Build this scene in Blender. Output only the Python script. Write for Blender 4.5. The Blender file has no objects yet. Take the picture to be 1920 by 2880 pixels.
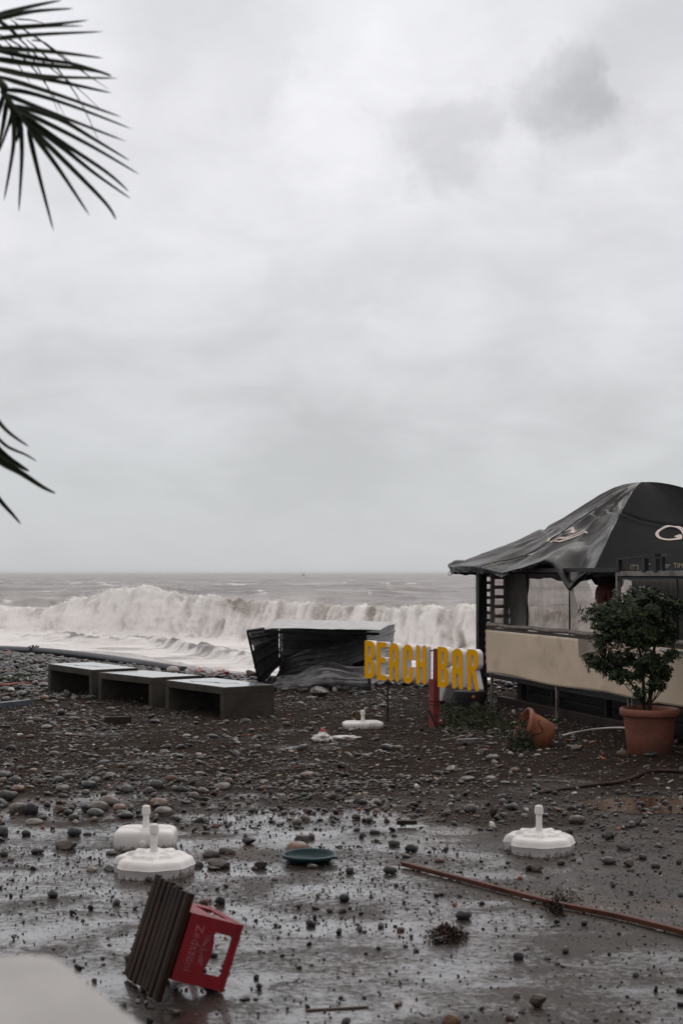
import bpy, bmesh, math, random
import numpy as np
from mathutils import Vector, Matrix
from mathutils.geometry import tessellate_polygon
R = math.radians
random.seed(7); rng = np.random.default_rng(11)
SC = bpy.context.scene
COL = SC.collection

# ------------------------------------------------------------------ camera
FPX = 50.0 / 24.0 * 1920.0            # focal length in photo pixels
PITCH = math.atan(173.0 / FPX)
EYE = 1.8
cam_data = bpy.data.cameras.new('camera')
cam = bpy.data.objects.new('camera', cam_data); COL.objects.link(cam)
cam.location = (0, 0, EYE); cam.rotation_euler = (R(90) + PITCH, 0, 0)
cam_data.sensor_fit = 'VERTICAL'; cam_data.sensor_height = 36.0; cam_data.sensor_width = 24.0
cam_data.lens = 50.0
cam_data.clip_start = 0.05; cam_data.clip_end = 40000
cam_data.dof.use_dof = True; cam_data.dof.focus_distance = 17.0; cam_data.dof.aperture_fstop = 5.0
SC.camera = cam

# ------------------------------------------------------------------ sky, sun, exposure
SUN_EL, SUN_AZ = 50.0, 25.0          # degrees
w = bpy.data.worlds.new('World'); SC.world = w; w.use_nodes = True
nt = w.node_tree; nt.nodes.clear()
def N(t, k, **kw):
    n = t.nodes.new(k)
    for a, b in kw.items(): setattr(n, a, b)
    return n
wo = N(nt, 'ShaderNodeOutputWorld'); mixw = N(nt, 'ShaderNodeMixShader')
sky = N(nt, 'ShaderNodeTexSky', sky_type='NISHITA'); sky.sun_disc = False
sky.sun_elevation = R(SUN_EL); sky.sun_rotation = R(SUN_AZ)
bg1 = N(nt, 'ShaderNodeBackground'); bg1.inputs[1].default_value = 0.08
nt.links.new(sky.outputs[0], bg1.inputs[0])
bg2 = N(nt, 'ShaderNodeBackground'); bg2.inputs[1].default_value = 1.13
mixw.inputs[0].default_value = 0.95
nt.links.new(bg1.outputs[0], mixw.inputs[1]); nt.links.new(bg2.outputs[0], mixw.inputs[2])
nt.links.new(mixw.outputs[0], wo.inputs[0])
def mth(t, op, a, b=None, c=None, clamp=False):
    n = N(t, 'ShaderNodeMath', operation=op); n.use_clamp = clamp
    for i, v in enumerate((a, b, c)):
        if v is None: continue
        if isinstance(v, (int, float)): n.inputs[i].default_value = v
        else: t.links.new(v, n.inputs[i])
    return n.outputs[0]
def rmp(t, v, a, b, c, d, smooth=True):
    n = N(t, 'ShaderNodeMapRange'); n.interpolation_type = 'SMOOTHSTEP' if smooth else 'LINEAR'
    t.links.new(v, n.inputs[0])
    for i, x in enumerate((a, b, c, d)): n.inputs[i + 1].default_value = x
    return n.outputs[0]
def noise(t, vec, scale, detail=4, rough=0.55, dist=0.0, out=0):
    n = N(t, 'ShaderNodeTexNoise'); n.inputs['Scale'].default_value = scale
    n.inputs['Detail'].default_value = detail; n.inputs['Roughness'].default_value = rough
    n.inputs['Distortion'].default_value = dist
    if vec is not None: t.links.new(vec, n.inputs['Vector'])
    return n.outputs[out]
def ramp(t, v, stops, interp='LINEAR'):
    n = N(t, 'ShaderNodeValToRGB'); cr = n.color_ramp; cr.interpolation = interp
    while len(cr.elements) < len(stops): cr.elements.new(0.5)
    for e, (p, c) in zip(cr.elements, stops):
        e.position = p; e.color = (c[0], c[1], c[2], 1)
    t.links.new(v, n.inputs[0]); return n.outputs[0]
def mixc(t, f, a, b, mode='MIX'):
    n = N(t, 'ShaderNodeMix', data_type='RGBA'); n.blend_type = mode
    for i, v in ((0, f), (6, a), (7, b)):
        if isinstance(v, (int, float)): n.inputs[i].default_value = v
        elif isinstance(v, tuple): n.inputs[i].default_value = (v[0], v[1], v[2], 1)
        else: t.links.new(v, n.inputs[i])
    return n.outputs[2]
tc = N(nt, 'ShaderNodeTexCoord'); sp = N(nt, 'ShaderNodeSeparateXYZ')
nt.links.new(tc.outputs['Generated'], sp.inputs[0])
zz = mth(nt, 'ADD', mth(nt, 'MAXIMUM', sp.outputs[2], 0.0), 0.34)
cb = N(nt, 'ShaderNodeCombineXYZ')
nt.links.new(mth(nt, 'DIVIDE', sp.outputs[0], zz), cb.inputs[0])
nt.links.new(mth(nt, 'DIVIDE', sp.outputs[1], zz), cb.inputs[1])
cl_big = noise(nt, cb.outputs[0], 2.3, 4, 0.45, 0.6)
cl_med = noise(nt, cb.outputs[0], 6.0, 8, 0.6, 0.5)
gz = ramp(nt, mth(nt, 'MULTIPLY', sp.outputs[2], 2.0, clamp=True),
          [(0.0, (.515, .53, .545)), (0.10, (.535, .55, .565)), (0.25, (.60, .607, .622)), (0.42, (.70, .698, .722)), (0.62, (.768, .765, .79)), (0.8, (.748, .748, .778)), (1.0, (.80, .755, .725))])
cl = mth(nt, 'ADD', mth(nt, 'MULTIPLY', cl_big, 0.62), mth(nt, 'MULTIPLY', cl_med, 0.38))
shade = rmp(nt, cl, 0.33, 0.65, 0.87, 1.07)
fade = rmp(nt, sp.outputs[2], 0.0, 0.13, 0.25, 1.0)
shade = mth(nt, 'ADD', mth(nt, 'MULTIPLY', mth(nt, 'SUBTRACT', shade, 1.0), fade), 1.0)
# a few heavier cloud puffs, each a fuzzy patch in one direction of the sky
def puff(px, py, r, strength):
    global shade
    cx = (px - 960) / FPX; cy = (1440 - py) / FPX
    v = Vector((cx, math.cos(PITCH) - cy * math.sin(PITCH), math.sin(PITCH) + cy * math.cos(PITCH))).normalized()
    d = N(nt, 'ShaderNodeVectorMath', operation='DISTANCE')
    wob = N(nt, 'ShaderNodeVectorMath', operation='MULTIPLY_ADD')
    nt.links.new(noise(nt, tc.outputs['Generated'], 11.0, 7, 0.62, 0, 1), wob.inputs[0])
    wob.inputs[1].default_value = (0.16,) * 3; nt.links.new(tc.outputs['Generated'], wob.inputs[2])
    off = N(nt, 'ShaderNodeVectorMath', operation='SUBTRACT'); nt.links.new(wob.outputs[0], off.inputs[0]); off.inputs[1].default_value = (.08,) * 3
    nt.links.new(off.outputs[0], d.inputs[0]); d.inputs[1].default_value = v
    m = rmp(nt, d.outputs['Value'], r * 0.50, r * 1.10, strength * 1.2, 0.0)
    shade = mth(nt, 'SUBTRACT', shade, m)
puff(1560, 290, 0.046, 0.13); puff(1640, 400, 0.050, 0.08); puff(1250, 400, 0.044, 0.10); puff(1850, 110, 0.080, 0.09)
puff(620, 160, 0.07, 0.035); puff(180, 700, 0.06, 0.03); puff(950, 1010, 0.09, 0.03); puff(1000, 330, 0.06, -0.05); puff(1060, 960, 0.03, -0.03)
shade = mth(nt, 'MULTIPLY', shade, mth(nt, 'MAXIMUM', rmp(nt, sp.outputs[1], -0.5, 0.45, 0.54, 1.0), rmp(nt, sp.outputs[2], .25, .85, 0.0, 1.0)))   # low inland sky dimmed to darken camera-facing sides, in place of buildings
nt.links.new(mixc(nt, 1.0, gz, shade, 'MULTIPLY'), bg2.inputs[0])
sun_d = bpy.data.lights.new('sun', 'SUN'); sun_d.energy = 0.5; sun_d.angle = R(40); sun_d.color = (1, .97, .93)
sun = bpy.data.objects.new('sun', sun_d); COL.objects.link(sun)
sun.rotation_euler = (R(90 - SUN_EL), 0, R(180 - SUN_AZ))
SC.view_settings.view_transform = 'Standard'; SC.view_settings.look = 'None'
SC.view_settings.gamma = 1.0; SC.view_settings.exposure = 0.0
SC.cycles.volume_step_rate = 2.0; SC.cycles.volume_max_steps = 96; SC.cycles.max_bounces = 6; SC.cycles.volume_bounces = 3
SC.cycles.transparent_max_bounces = 16; SC.cycles.use_denoising = True

# ------------------------------------------------------------------ helpers: camera geometry
def ray(px, py):
    cx = (px - 960) / FPX; cy = (1440 - py) / FPX
    return Vector((cx, math.cos(PITCH) - cy * math.sin(PITCH), math.sin(PITCH) + cy * math.cos(PITCH)))
def at(px, py, Y):                    # world point seen at a pixel, at a given distance along Y
    r = ray(px, py); k = Y / r.y
    return Vector((r.x * k, Y, EYE + r.z * k))
def gp(px, py, z=0.0):                # world point on the level z seen at a pixel
    r = ray(px, py); k = (z - EYE) / r.z
    return Vector((r.x * k, r.y * k, z))
# ------------------------------------------------------------------ helpers: noise
def _h(ix, iy, iz, seed):
    h = (ix.astype(np.int64) * 374761393 + iy.astype(np.int64) * 668265263 + iz.astype(np.int64) * 2147483647 + seed * 1274126177) & 0xffffffff
    h = ((h ^ (h >> 13)) * 1274126177) & 0xffffffff
    h = ((h ^ (h >> 15)) * 2246822519) & 0xffffffff
    return ((h ^ (h >> 16)) & 0xffffff) / float(0xffffff)
def vnoise(x, y, z=0.0, seed=0):
    x, y, z = np.broadcast_arrays(np.asarray(x, float), np.asarray(y, float), np.asarray(z, float))
    ix, iy, iz = np.floor(x), np.floor(y), np.floor(z)
    fx, fy, fz = x - ix, y - iy, z - iz
    fx, fy, fz = [f * f * f * (f * (f * 6 - 15) + 10) for f in (fx, fy, fz)]
    r = 0
    for dx in (0, 1):
        for dy in (0, 1):
            for dz in (0, 1):
                wgt = (fx if dx else 1 - fx) * (fy if dy else 1 - fy) * (fz if dz else 1 - fz)
                r = r + wgt * _h(ix + dx, iy + dy, iz + dz, seed)
    return r * 2 - 1
def fbm(x, y, z=0.0, oct=4, seed=0, gain=0.5):
    r = 0; a = 1.0; s = 0
    x, y, z = np.asarray(x, float), np.asarray(y, float), np.asarray(z, float)
    for o in range(oct):
        r = r + a * vnoise(x, y, z, seed + o * 17); s += a
        a *= gain; x = x * 2.03 + 11.3; y = y * 2.03 + 5.7; z = z * 2.03 + 3.1
    return r / s
def sstep(a, b, x):
    t = np.clip((np.asarray(x, float) - a) / (b - a), 0, 1); return t * t * (3 - 2 * t)
# ------------------------------------------------------------------ helpers: meshes and objects
def mesh_np(name, V, F, mats=(), midx=None, smooth=True, col=None):
    """V (n,3) array; F list of index arrays/ints of quads (m,4) or triangles (m,3) or a list of lists"""
    me = bpy.data.meshes.new(name)
    V = np.asarray(V, np.float32)
    if isinstance(F, np.ndarray):
        k = F.shape[1]; m = len(F)
        me.vertices.add(len(V)); me.vertices.foreach_set('co', V.ravel())
        me.loops.add(m * k); me.loops.foreach_set('vertex_index', F.astype(np.int32).ravel())
        me.polygons.add(m); me.polygons.foreach_set('loop_start', np.arange(0, m * k, k, dtype=np.int32))
        me.update(calc_edges=True)
    else:
        me.from_pydata([tuple(v) for v in V.tolist()], [], F); me.update()
    for mt in mats: me.materials.append(mt)
    if midx is not None: me.polygons.foreach_set('material_index', np.asarray(midx, np.int32))
    me.polygons.foreach_set('use_smooth', np.full(len(me.polygons), bool(smooth)))
    if col is not None:
        a = me.color_attributes.new('tint', 'FLOAT_COLOR', 'POINT')
        c = np.ones((len(V), 4), np.float32); c[:, :3] = col
        a.data.foreach_set('color', c.ravel())
    me.update()
    return me
def grid_faces(n, m, wrap=False):
    i, j = np.meshgrid(np.arange(n - 1), np.arange(m if wrap else m - 1), indexing='ij')
    a = i * m + j; b = i * m + (j + 1) % m
    return np.stack([a, b, b + m, a + m], -1).reshape(-1, 4)
def tag(o, label=None, cat=None, group=None, kind=None):
    if label: o['label'] = label
    if cat: o['category'] = cat
    if group: o['group'] = group
    if kind: o['kind'] = kind
    return o
def obj(name, me, parent=None, loc=None):
    o = bpy.data.objects.new(name, me); COL.objects.link(o)
    if parent is not None: o.parent = parent
    if loc is not None: o.location = loc
    return o
def thing(name, label, cat, loc=(0, 0, 0), rz=0.0, group=None):
    o = bpy.data.objects.new(name, None); COL.objects.link(o); o.empty_display_size = .1
    o.location = loc; o.rotation_euler = (0, 0, rz)
    return tag(o, label, cat, group)
class MB:
    def __init__(s): s.v = []; s.f = []; s.m = []
    def add(s, V, F, m=0):
        k = len(s.v); s.v += [tuple(p) for p in V]
        for f in F: s.f.append([int(i) + k for i in f]); s.m.append(m)
        return s
    def box(s, c, sz, M=None, m=0):
        x, y, z = [q / 2 for q in sz]
        P = [Vector(c) + Vector((a * x, b * y, e * z)) for a in (-1, 1) for b in (-1, 1) for e in (-1, 1)]
        if M is not None: P = [M @ p for p in P]
        return s.add(P, [(0, 1, 3, 2), (4, 6, 7, 5), (0, 4, 5, 1), (2, 3, 7, 6), (0, 2, 6, 4), (1, 5, 7, 3)], m)
    def bar(s, a, b, wd, ht, up=(0, 0, 1), m=0):
        a, b = Vector(a), Vector(b); d = (b - a); L = d.length; d.normalize()
        sd = d.cross(Vector(up)).normalized(); u = sd.cross(d)
        P = []
        for e in (a, b):
            for (i, j) in ((-1, -1), (1, -1), (1, 1), (-1, 1)): P.append(e + sd * (i * wd / 2) + u * (j * ht / 2))
        return s.add(P, [(3, 2, 1, 0), (4, 5, 6, 7), (0, 1, 5, 4), (1, 2, 6, 5), (2, 3, 7, 6), (3, 0, 4, 7)], m)
    def tube(s, pts, rad, n=8, m=0, cap=True):
        pts = [Vector(p) for p in pts]
        if isinstance(rad, (int, float)): rad = [rad] * len(pts)
        V = []; ref = None
        for i, p in enumerate(pts):
            t = (pts[min(i + 1, len(pts) - 1)] - pts[max(i - 1, 0)]).normalized()
            if ref is None: ref = Vector((0, 0, 1)) if abs(t.z) < .9 else Vector((1, 0, 0))
            a = t.cross(ref).normalized(); b = t.cross(a); ref = -b if False else ref
            for k in range(n):
                q = 2 * math.pi * k / n; V.append(p + (a * math.cos(q) + b * math.sin(q)) * rad[i])
        F = []
        for i in range(len(pts) - 1):
            for k in range(n):
                F.append((i * n + k, i * n + (k + 1) % n, (i + 1) * n + (k + 1) % n, (i + 1) * n + k))
        if cap: F.append(list(range(n))[::-1]); F.append([(len(pts) - 1) * n + k for k in range(n)])
        return s.add(V, F, m)
    def lathe(s, prof, n=40, M=None, m=0):
        V = []
        for r, z in prof:
            for k in range(n):
                q = 2 * math.pi * k / n; V.append(Vector((r * math.cos(q), r * math.sin(q), z)))
        if M is not None: V = [M @ v for v in V]
        F = []
        for i in range(len(prof) - 1):
            for k in range(n):
                F.append((i * n + k, i * n + (k + 1) % n, (i + 1) * n + (k + 1) % n, (i + 1) * n + k))
        return s.add(V, F, m)
    def build(s, name, mats, parent=None, smooth=False, bevel=0.0, loc=None):
        if not isinstance(mats, (list, tuple)): mats = [mats]
        me = mesh_np(name, np.array([tuple(v) for v in s.v]), s.f, mats, s.m, smooth)
        o = obj(name, me, parent, loc)
        if bevel:
            b = o.modifiers.new('bevel', 'BEVEL'); b.width = bevel; b.segments = 2; b.limit_method = 'ANGLE'; b.angle_limit = R(35)
        return o
def fix_normals(o):
    bm = bmesh.new(); bm.from_mesh(o.data); bmesh.ops.recalc_face_normals(bm, faces=bm.faces); bm.to_mesh(o.data); bm.free(); return o
def autosmooth(o, ang=35):
    me = o.data
    me.polygons.foreach_set('use_smooth', np.ones(len(me.polygons), bool))
    bm = bmesh.new(); bm.from_mesh(me)
    for e in bm.edges:
        if len(e.link_faces) == 2 and e.calc_face_angle(0) > R(ang): e.smooth = False
    bm.to_mesh(me); bm.free(); return o
# signed-distance outlines -> polygon loops
def contour(f, x0, x1, y0, y1, step):
    nx = int((x1 - x0) / step) + 2; ny = int((y1 - y0) / step) + 2
    xs = x0 + np.arange(nx) * step; ys = y0 + np.arange(ny) * step
    X, Y = np.meshgrid(xs, ys, indexing='ij'); D = f(X, Y)
    D = np.where(np.abs(D) < 1e-7, 1e-7, D)
    nxt = {}; pos = {}
    def pt(i, j, k, l):
        key = (min((i, j), (k, l)), max((i, j), (k, l)))
        if key not in pos:
            a, b = D[i, j], D[k, l]; t = a / (a - b)
            pos[key] = (xs[i] + (xs[k] - xs[i]) * t, ys[j] + (ys[l] - ys[j]) * t)
        return key
    neg = D < 0
    for i in range(nx - 1):
        for j in range(ny - 1):
            c = (neg[i, j], neg[i + 1, j], neg[i + 1, j + 1], neg[i, j + 1])
            if all(c) or not any(c): continue
            cs = [(i, j), (i + 1, j), (i + 1, j + 1), (i, j + 1)]
            ent = [k for k in range(4) if not c[k] and c[(k + 1) % 4]]
            ext = [k for k in range(4) if c[k] and not c[(k + 1) % 4]]
            for e in ext:
                # pair the exit edge with the nearest following entry edge
                q = min(ent, key=lambda z: (z - e) % 4)
                a = pt(*cs[e], *cs[(e + 1) % 4]); b = pt(*cs[q], *cs[(q + 1) % 4]); nxt[a] = b
    loops = []
    while nxt:
        s0 = next(iter(nxt)); L = [s0]; c = nxt.pop(s0)
        while c != s0 and c in nxt: L.append(c); c = nxt.pop(c)
        P = [pos[k] for k in L]
        out = []
        for k in range(len(P)):
            a, b, c2 = P[k - 1], P[k], P[(k + 1) % len(P)]
            cr = abs((b[0] - a[0]) * (c2[1] - b[1]) - (b[1] - a[1]) * (c2[0] - b[0]))
            if cr > 1e-9 * 3 or k % 6 == 0: out.append(b)
        if len(out) > 3: loops.append(out)
    return loops
def prism(loops, fn, m_front=0, m_side=0, m_back=None, mb=None):
    """loops of 2D points (first outer); fn(x,y,t) -> world, t=0 front t=1 back"""
    mb = mb or MB()
    flat = [p for L in loops for p in L]
    tris = tessellate_polygon([[Vector((p[0], p[1], 0)) for p in L] for L in loops])
    k = len(flat)
    V = [fn(p[0], p[1], 0.0) for p in flat] + [fn(p[0], p[1], 1.0) for p in flat]
    F = [tuple(t) for t in tris]
    mb.add(V, F, m_front)
    base = len(mb.v) - len(V)
    for t in tris: mb.f.append([base + k + i for i in reversed(t)]); mb.m.append(m_side if m_back is None else m_back)
    o = 0
    for L in loops:
        n = len(L)
        for i in range(n):
            a = o + i; b = o + (i + 1) % n
            mb.f.append([base + a, base + k + a, base + k + b, base + b]); mb.m.append(m_side)
        o += n
    return mb
def rbox(X, Y, x0, x1, y0, y1, r):
    cx, cy = (x0 + x1) / 2, (y0 + y1) / 2; hx, hy = (x1 - x0) / 2 - r, (y1 - y0) / 2 - r
    qx, qy = np.abs(X - cx) - hx, np.abs(Y - cy) - hy
    return np.hypot(np.maximum(qx, 0), np.maximum(qy, 0)) + np.minimum(np.maximum(qx, qy), 0) - r
def seg(X, Y, ax, ay, bx, by, r):
    dx, dy = bx - ax, by - ay; L = dx * dx + dy * dy + 1e-12
    t = np.clip(((X - ax) * dx + (Y - ay) * dy) / L, 0, 1)
    return np.hypot(X - ax - t * dx, Y - ay - t * dy) - r

# ------------------------------------------------------------------ materials
MATS = {}
def mat(name, col, rough=0.6, var=0.25, vscale=6.0, bump=0.0, bscale=40.0, spec=0.5, metal=0.0, dirt=None, dscale=3.0, damt=0.5, tint=False, stretch=None, rvar=0.0, coat=0.0):
    if name in MATS: return MATS[name]
    m = bpy.data.materials.new(name); m.use_nodes = True; t = m.node_tree; t.nodes.clear()
    out = N(t, 'ShaderNodeOutputMaterial'); b = N(t, 'ShaderNodeBsdfPrincipled'); t.links.new(b.outputs[0], out.inputs[0])
    tcn = N(t, 'ShaderNodeTexCoord'); vec = tcn.outputs['Object']
    if stretch:
        mp = N(t, 'ShaderNodeMapping'); mp.inputs['Scale'].default_value = stretch; t.links.new(vec, mp.inputs[0]); vec = mp.outputs[0]
    n1 = noise(t, vec, vscale, 5, 0.6)
    fac = rmp(t, n1, 0.3, 0.7, 1 - var, 1 + var)
    if tint:
        at_ = N(t, 'ShaderNodeAttribute'); at_.attribute_name = 'tint'
        base = mixc(t, 1.0, at_.outputs['Color'], (col[0], col[1], col[2]), 'MULTIPLY')
    else:
        rgb = N(t, 'ShaderNodeRGB'); rgb.outputs[0].default_value = (*col, 1); base = rgb.outputs[0]
    c = mixc(t, 1.0, base, fac, 'MULTIPLY')
    if dirt:
        nd = rmp(t, noise(t, vec, dscale, 6, 0.65), 0.5, 0.62, 0.0, damt)
        c = mixc(t, nd, c, dirt)
    t.links.new(c, b.inputs['Base Color'])
    if rvar:
        t.links.new(rmp(t, noise(t, vec, vscale * 1.7, 3, 0.6), 0.35, 0.65, max(0.02, rough - rvar), min(1, rough + rvar)), b.inputs['Roughness'])
    else: b.inputs['Roughness'].default_value = rough
    b.inputs['Metallic'].default_value = metal
    b.inputs['Specular IOR Level'].default_value = spec * (.45 if max(col) < .12 and not metal else 1)
    b.inputs['Coat Weight'].default_value = coat; b.inputs['Coat Roughness'].default_value = 0.15
    if bump:
        bp = N(t, 'ShaderNodeBump'); bp.inputs['Strength'].default_value = bump; bp.inputs['Distance'].default_value = 0.01
        t.links.new(noise(t, vec, bscale, 4, 0.6), bp.inputs['Height']); t.links.new(bp.outputs[0], b.inputs['Normal'])
    MATS[name] = m; return m
# ------------------------------------------------------------------ ground: shore profile
CX = np.array([-60., -30., -14., -7.7, -4.5, -1.5, .8, 4., 10., 30.])
CY = np.array([44., 39., 34., 32., 27.5, 24.2, 23.4, 23., 22., 20.])
SX = np.array([-60., -14., -7.7, -1.5, .8, 30.]); SS = np.array([23., 23., 21., 16., 15., 14.])
def H0(x, y):
    x = np.asarray(x, float); y = np.asarray(y, float)
    s = y - np.interp(x, CX, CY)
    sl = np.interp(x, SX, SS)
    sp_ = np.log1p(np.exp(np.clip(s * 1.5, -30, 30))) / 1.5
    sp_ = np.where(s > 15, s, sp_)
    z = -1.2 * (np.maximum(sp_, 0) / sl) ** 1.25
    z = z + .05 * np.exp(-((s + .6) / 1.6) ** 2)
    return np.maximum(z, -3.0)
def H(x, y):
    x = np.asarray(x, float); y = np.asarray(y, float)
    near = sstep(45, 25, y) * sstep(-60, -5, y) if True else 1
    far = sstep(10, 13, y)
    rough = .012 * fbm(x * .7, y * .7, 0, 3, 5) + (.004 + .014 * far) * fbm(x * 3.1, y * 3.1, 0, 4, 9) + .0025 * far * fbm(x * 14, y * 14, 0, 2, 21)
    return H0(x, y) + near * rough
def Hs(x, y): return float(H(x, y))
def axis(d0, d1, step, lo, hi, g=1.16):
    a = list(np.arange(d0, d1, step))
    s = step
    while a[-1] < hi: s *= g; a.append(a[-1] + s)
    s = step
    while a[0] > lo: s *= g; a.insert(0, a[0] - s)
    return np.array(a)
xs = axis(-3.2, 4.2, .028, -4000, 4000, 1.10); ys = axis(4.6, 13, .03, -4000, 90, 1.03 if False else 1.05)
ys2 = [13.0]; st = .035
while ys2[-1] < 46: ys2.append(ys2[-1] + st); st *= 1.006
ys = np.concatenate([ys[ys < 13.0], ys2, [50, 56, 64, 75, 90, 120]])
GX, GY = np.meshgrid(xs, ys, indexing='ij'); GZ = H(GX, GY)
def ground_material():
    m = bpy.data.materials.new('wet_sand'); m.use_nodes = True; t = m.node_tree; t.nodes.clear()
    out = N(t, 'ShaderNodeOutputMaterial'); b = N(t, 'ShaderNodeBsdfPrincipled'); t.links.new(b.outputs[0], out.inputs[0])
    g = N(t, 'ShaderNodeNewGeometry'); pos = g.outputs['Position']
    sx = N(t, 'ShaderNodeSeparateXYZ'); t.links.new(pos, sx.inputs[0])
    def sc(v):
        mp = N(t, 'ShaderNodeMapping'); mp.inputs['Scale'].default_value = v; t.links.new(pos, mp.inputs[0]); return mp.outputs[0]
    n_str = noise(t, sc((.75, 1.25, 1)), 1.7, 7, .62, .5)          # rivulets
    n_fine = noise(t, sc((1, 1, 1)), 26, 5, .65)
    n_grain = noise(t, sc((1, 1, 1)), 150, 3, .7)
    # how wet: film of water in the hollows of the near ground, dry-ish sand farther out, wet again on the beach slope
    near = rmp(t, mth(t, 'ADD', sx.outputs[1], mth(t, 'MULTIPLY', mth(t, 'SUBTRACT', noise(t, sc((.8, .6, 1)), .9, 4, .6), .5), 7.0)), 8.8, 13.4, 1.0, 0.0)
    rgt = rmp(t, sx.outputs[0], -.5, 2.6, 0.0, 0.075)
    wet_in = mth(t, 'ADD', n_str, mth(t, 'MULTIPLY', mth(t, 'SUBTRACT', n_fine, .5), .6))
    wet_in = mth(t, 'SUBTRACT', wet_in, rgt)
    thr = mth(t, 'MULTIPLY', mth(t, 'SUBTRACT', 1.0, near), .17)
    film = rmp(t, mth(t, 'SUBTRACT', wet_in, thr), .36, .68, 0, 1)
    damp = mth(t, 'MULTIPLY', near, 1.0)
    beach = rmp(t, sx.outputs[2], -.10, -.22, 0.0, 1.0)
    shine = mth(t, 'MAXIMUM', film, beach)
    c1 = ramp(t, noise(t, sc((1, 1, 1)), 3.2, 6, .65), [(.3, (.015, .0105, .0088)), (.5, (.027, .0195, .016)), (.7, (.042, .030, .024))])
    c1 = mixc(t, rmp(t, n_grain, .45, .75, 0, .5), c1, (.075, .060, .052))
    mud = rmp(t, noise(t, sc((.7, .9, 1)), .8, 4, .5), .57, .68, 0, .75)
    c1 = mixc(t, mth(t, 'MULTIPLY', mud, near), c1, (.075, .048, .030))
    c2 = mixc(t, mth(t, 'MULTIPLY', film, .30), c1, (.050, .036, .030))
    t.links.new(c2, b.inputs['Base Color'])
    r1 = rmp(t, shine, 0, 1, .85, .25, False)
    r1 = mth(t, 'SUBTRACT', r1, mth(t, 'MULTIPLY', damp, .38))
    r2 = mth(t, 'ADD', r1, mth(t, 'MULTIPLY', mth(t, 'SUBTRACT', n_fine, .5), .22))
    t.links.new(mth(t, 'MAXIMUM', r2, .06), b.inputs['Roughness'])
    t.links.new(mth(t, 'MINIMUM', mth(t, 'ADD', mth(t, 'ADD', 1.08, mth(t, 'MULTIPLY', shine, .34)), mth(t, 'MULTIPLY', damp, .20)), 1.5), b.inputs['IOR'])
    t.links.new(mth(t, 'ADD', mth(t, 'MULTIPLY', shine, .25), mth(t, 'ADD', mth(t, 'MULTIPLY', damp, .25), .3)), b.inputs['Specular IOR Level'])
    t.links.new(mth(t, 'MULTIPLY', shine, .74), b.inputs['Coat Weight']); b.inputs['Coat Roughness'].default_value = .07; b.inputs['Coat IOR'].default_value = 1.65
    bp = N(t, 'ShaderNodeBump'); bp.inputs['Distance'].default_value = .006
    bsum = mth(t, 'ADD', mth(t, 'MULTIPLY', n_fine, 1.0), mth(t, 'MULTIPLY', n_grain, .45))
    t.links.new(bsum, bp.inputs['Height'])
    t.links.new(rmp(t, shine, 0, 1, .85, .22, False), bp.inputs['Strength'])
    t.links.new(bp.outputs[0], b.inputs['Normal'])
    bp2 = N(t, 'ShaderNodeBump'); bp2.inputs['Distance'].default_value = .003; bp2.inputs['Strength'].default_value = .12
    t.links.new(n_fine, bp2.inputs['Height']); t.links.new(bp2.outputs[0], b.inputs['Coat Normal'])
    return m
me = mesh_np('ground', np.stack([GX, GY, GZ], -1).reshape(-1, 3), grid_faces(len(xs), len(ys))[:, ::-1], [ground_material()])
tag(obj('ground', me), 'dark wet sand strewn with pebbles', kind='structure')
# brown muddy puddle by the large pot, a thin water sheet
def puddle_mat():
    m = bpy.data.materials.new('muddy_water'); m.use_nodes = True; b = m.node_tree.nodes['Principled BSDF']
    b.inputs['Base Color'].default_value = (.06, .034, .022, 1); b.inputs['Roughness'].default_value = .09; b.inputs['IOR'].default_value = 1.33
    t = m.node_tree; bp = N(t, 'ShaderNodeBump'); bp.inputs['Strength'].default_value = .08; bp.inputs['Distance'].default_value = .01
    g = N(t, 'ShaderNodeNewGeometry'); t.links.new(noise(t, g.outputs['Position'], 30, 2, .5), bp.inputs['Height']); t.links.new(bp.outputs[0], b.inputs['Normal'])
    return m
PM = puddle_mat()
def puddle(cx, cy, rx, ry, seed):
    n = 64; V = [(cx, cy, 0)]
    for k in range(n):
        q = 2 * math.pi * k / n; rr = 1 + .28 * float(fbm(math.cos(q) * 1.6, math.sin(q) * 1.6, seed, 3, seed))
        V.append((cx + rx * rr * math.cos(q), cy + ry * rr * math.sin(q), 0))
    zmax = max(Hs(v[0], v[1]) for v in V[:1]) + .007
    V = [(a, b, zmax) for a, b, _ in V]
    me = mesh_np('puddle', np.array(V), [[0, k + 1, (k + 1) % n + 1] for k in range(n)], [PM], smooth=False)
    tag(obj('puddle', me), 'shallow brown muddy puddle', kind='structure')
puddle(2.55, 11.1, .75, .42, 3)
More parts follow.
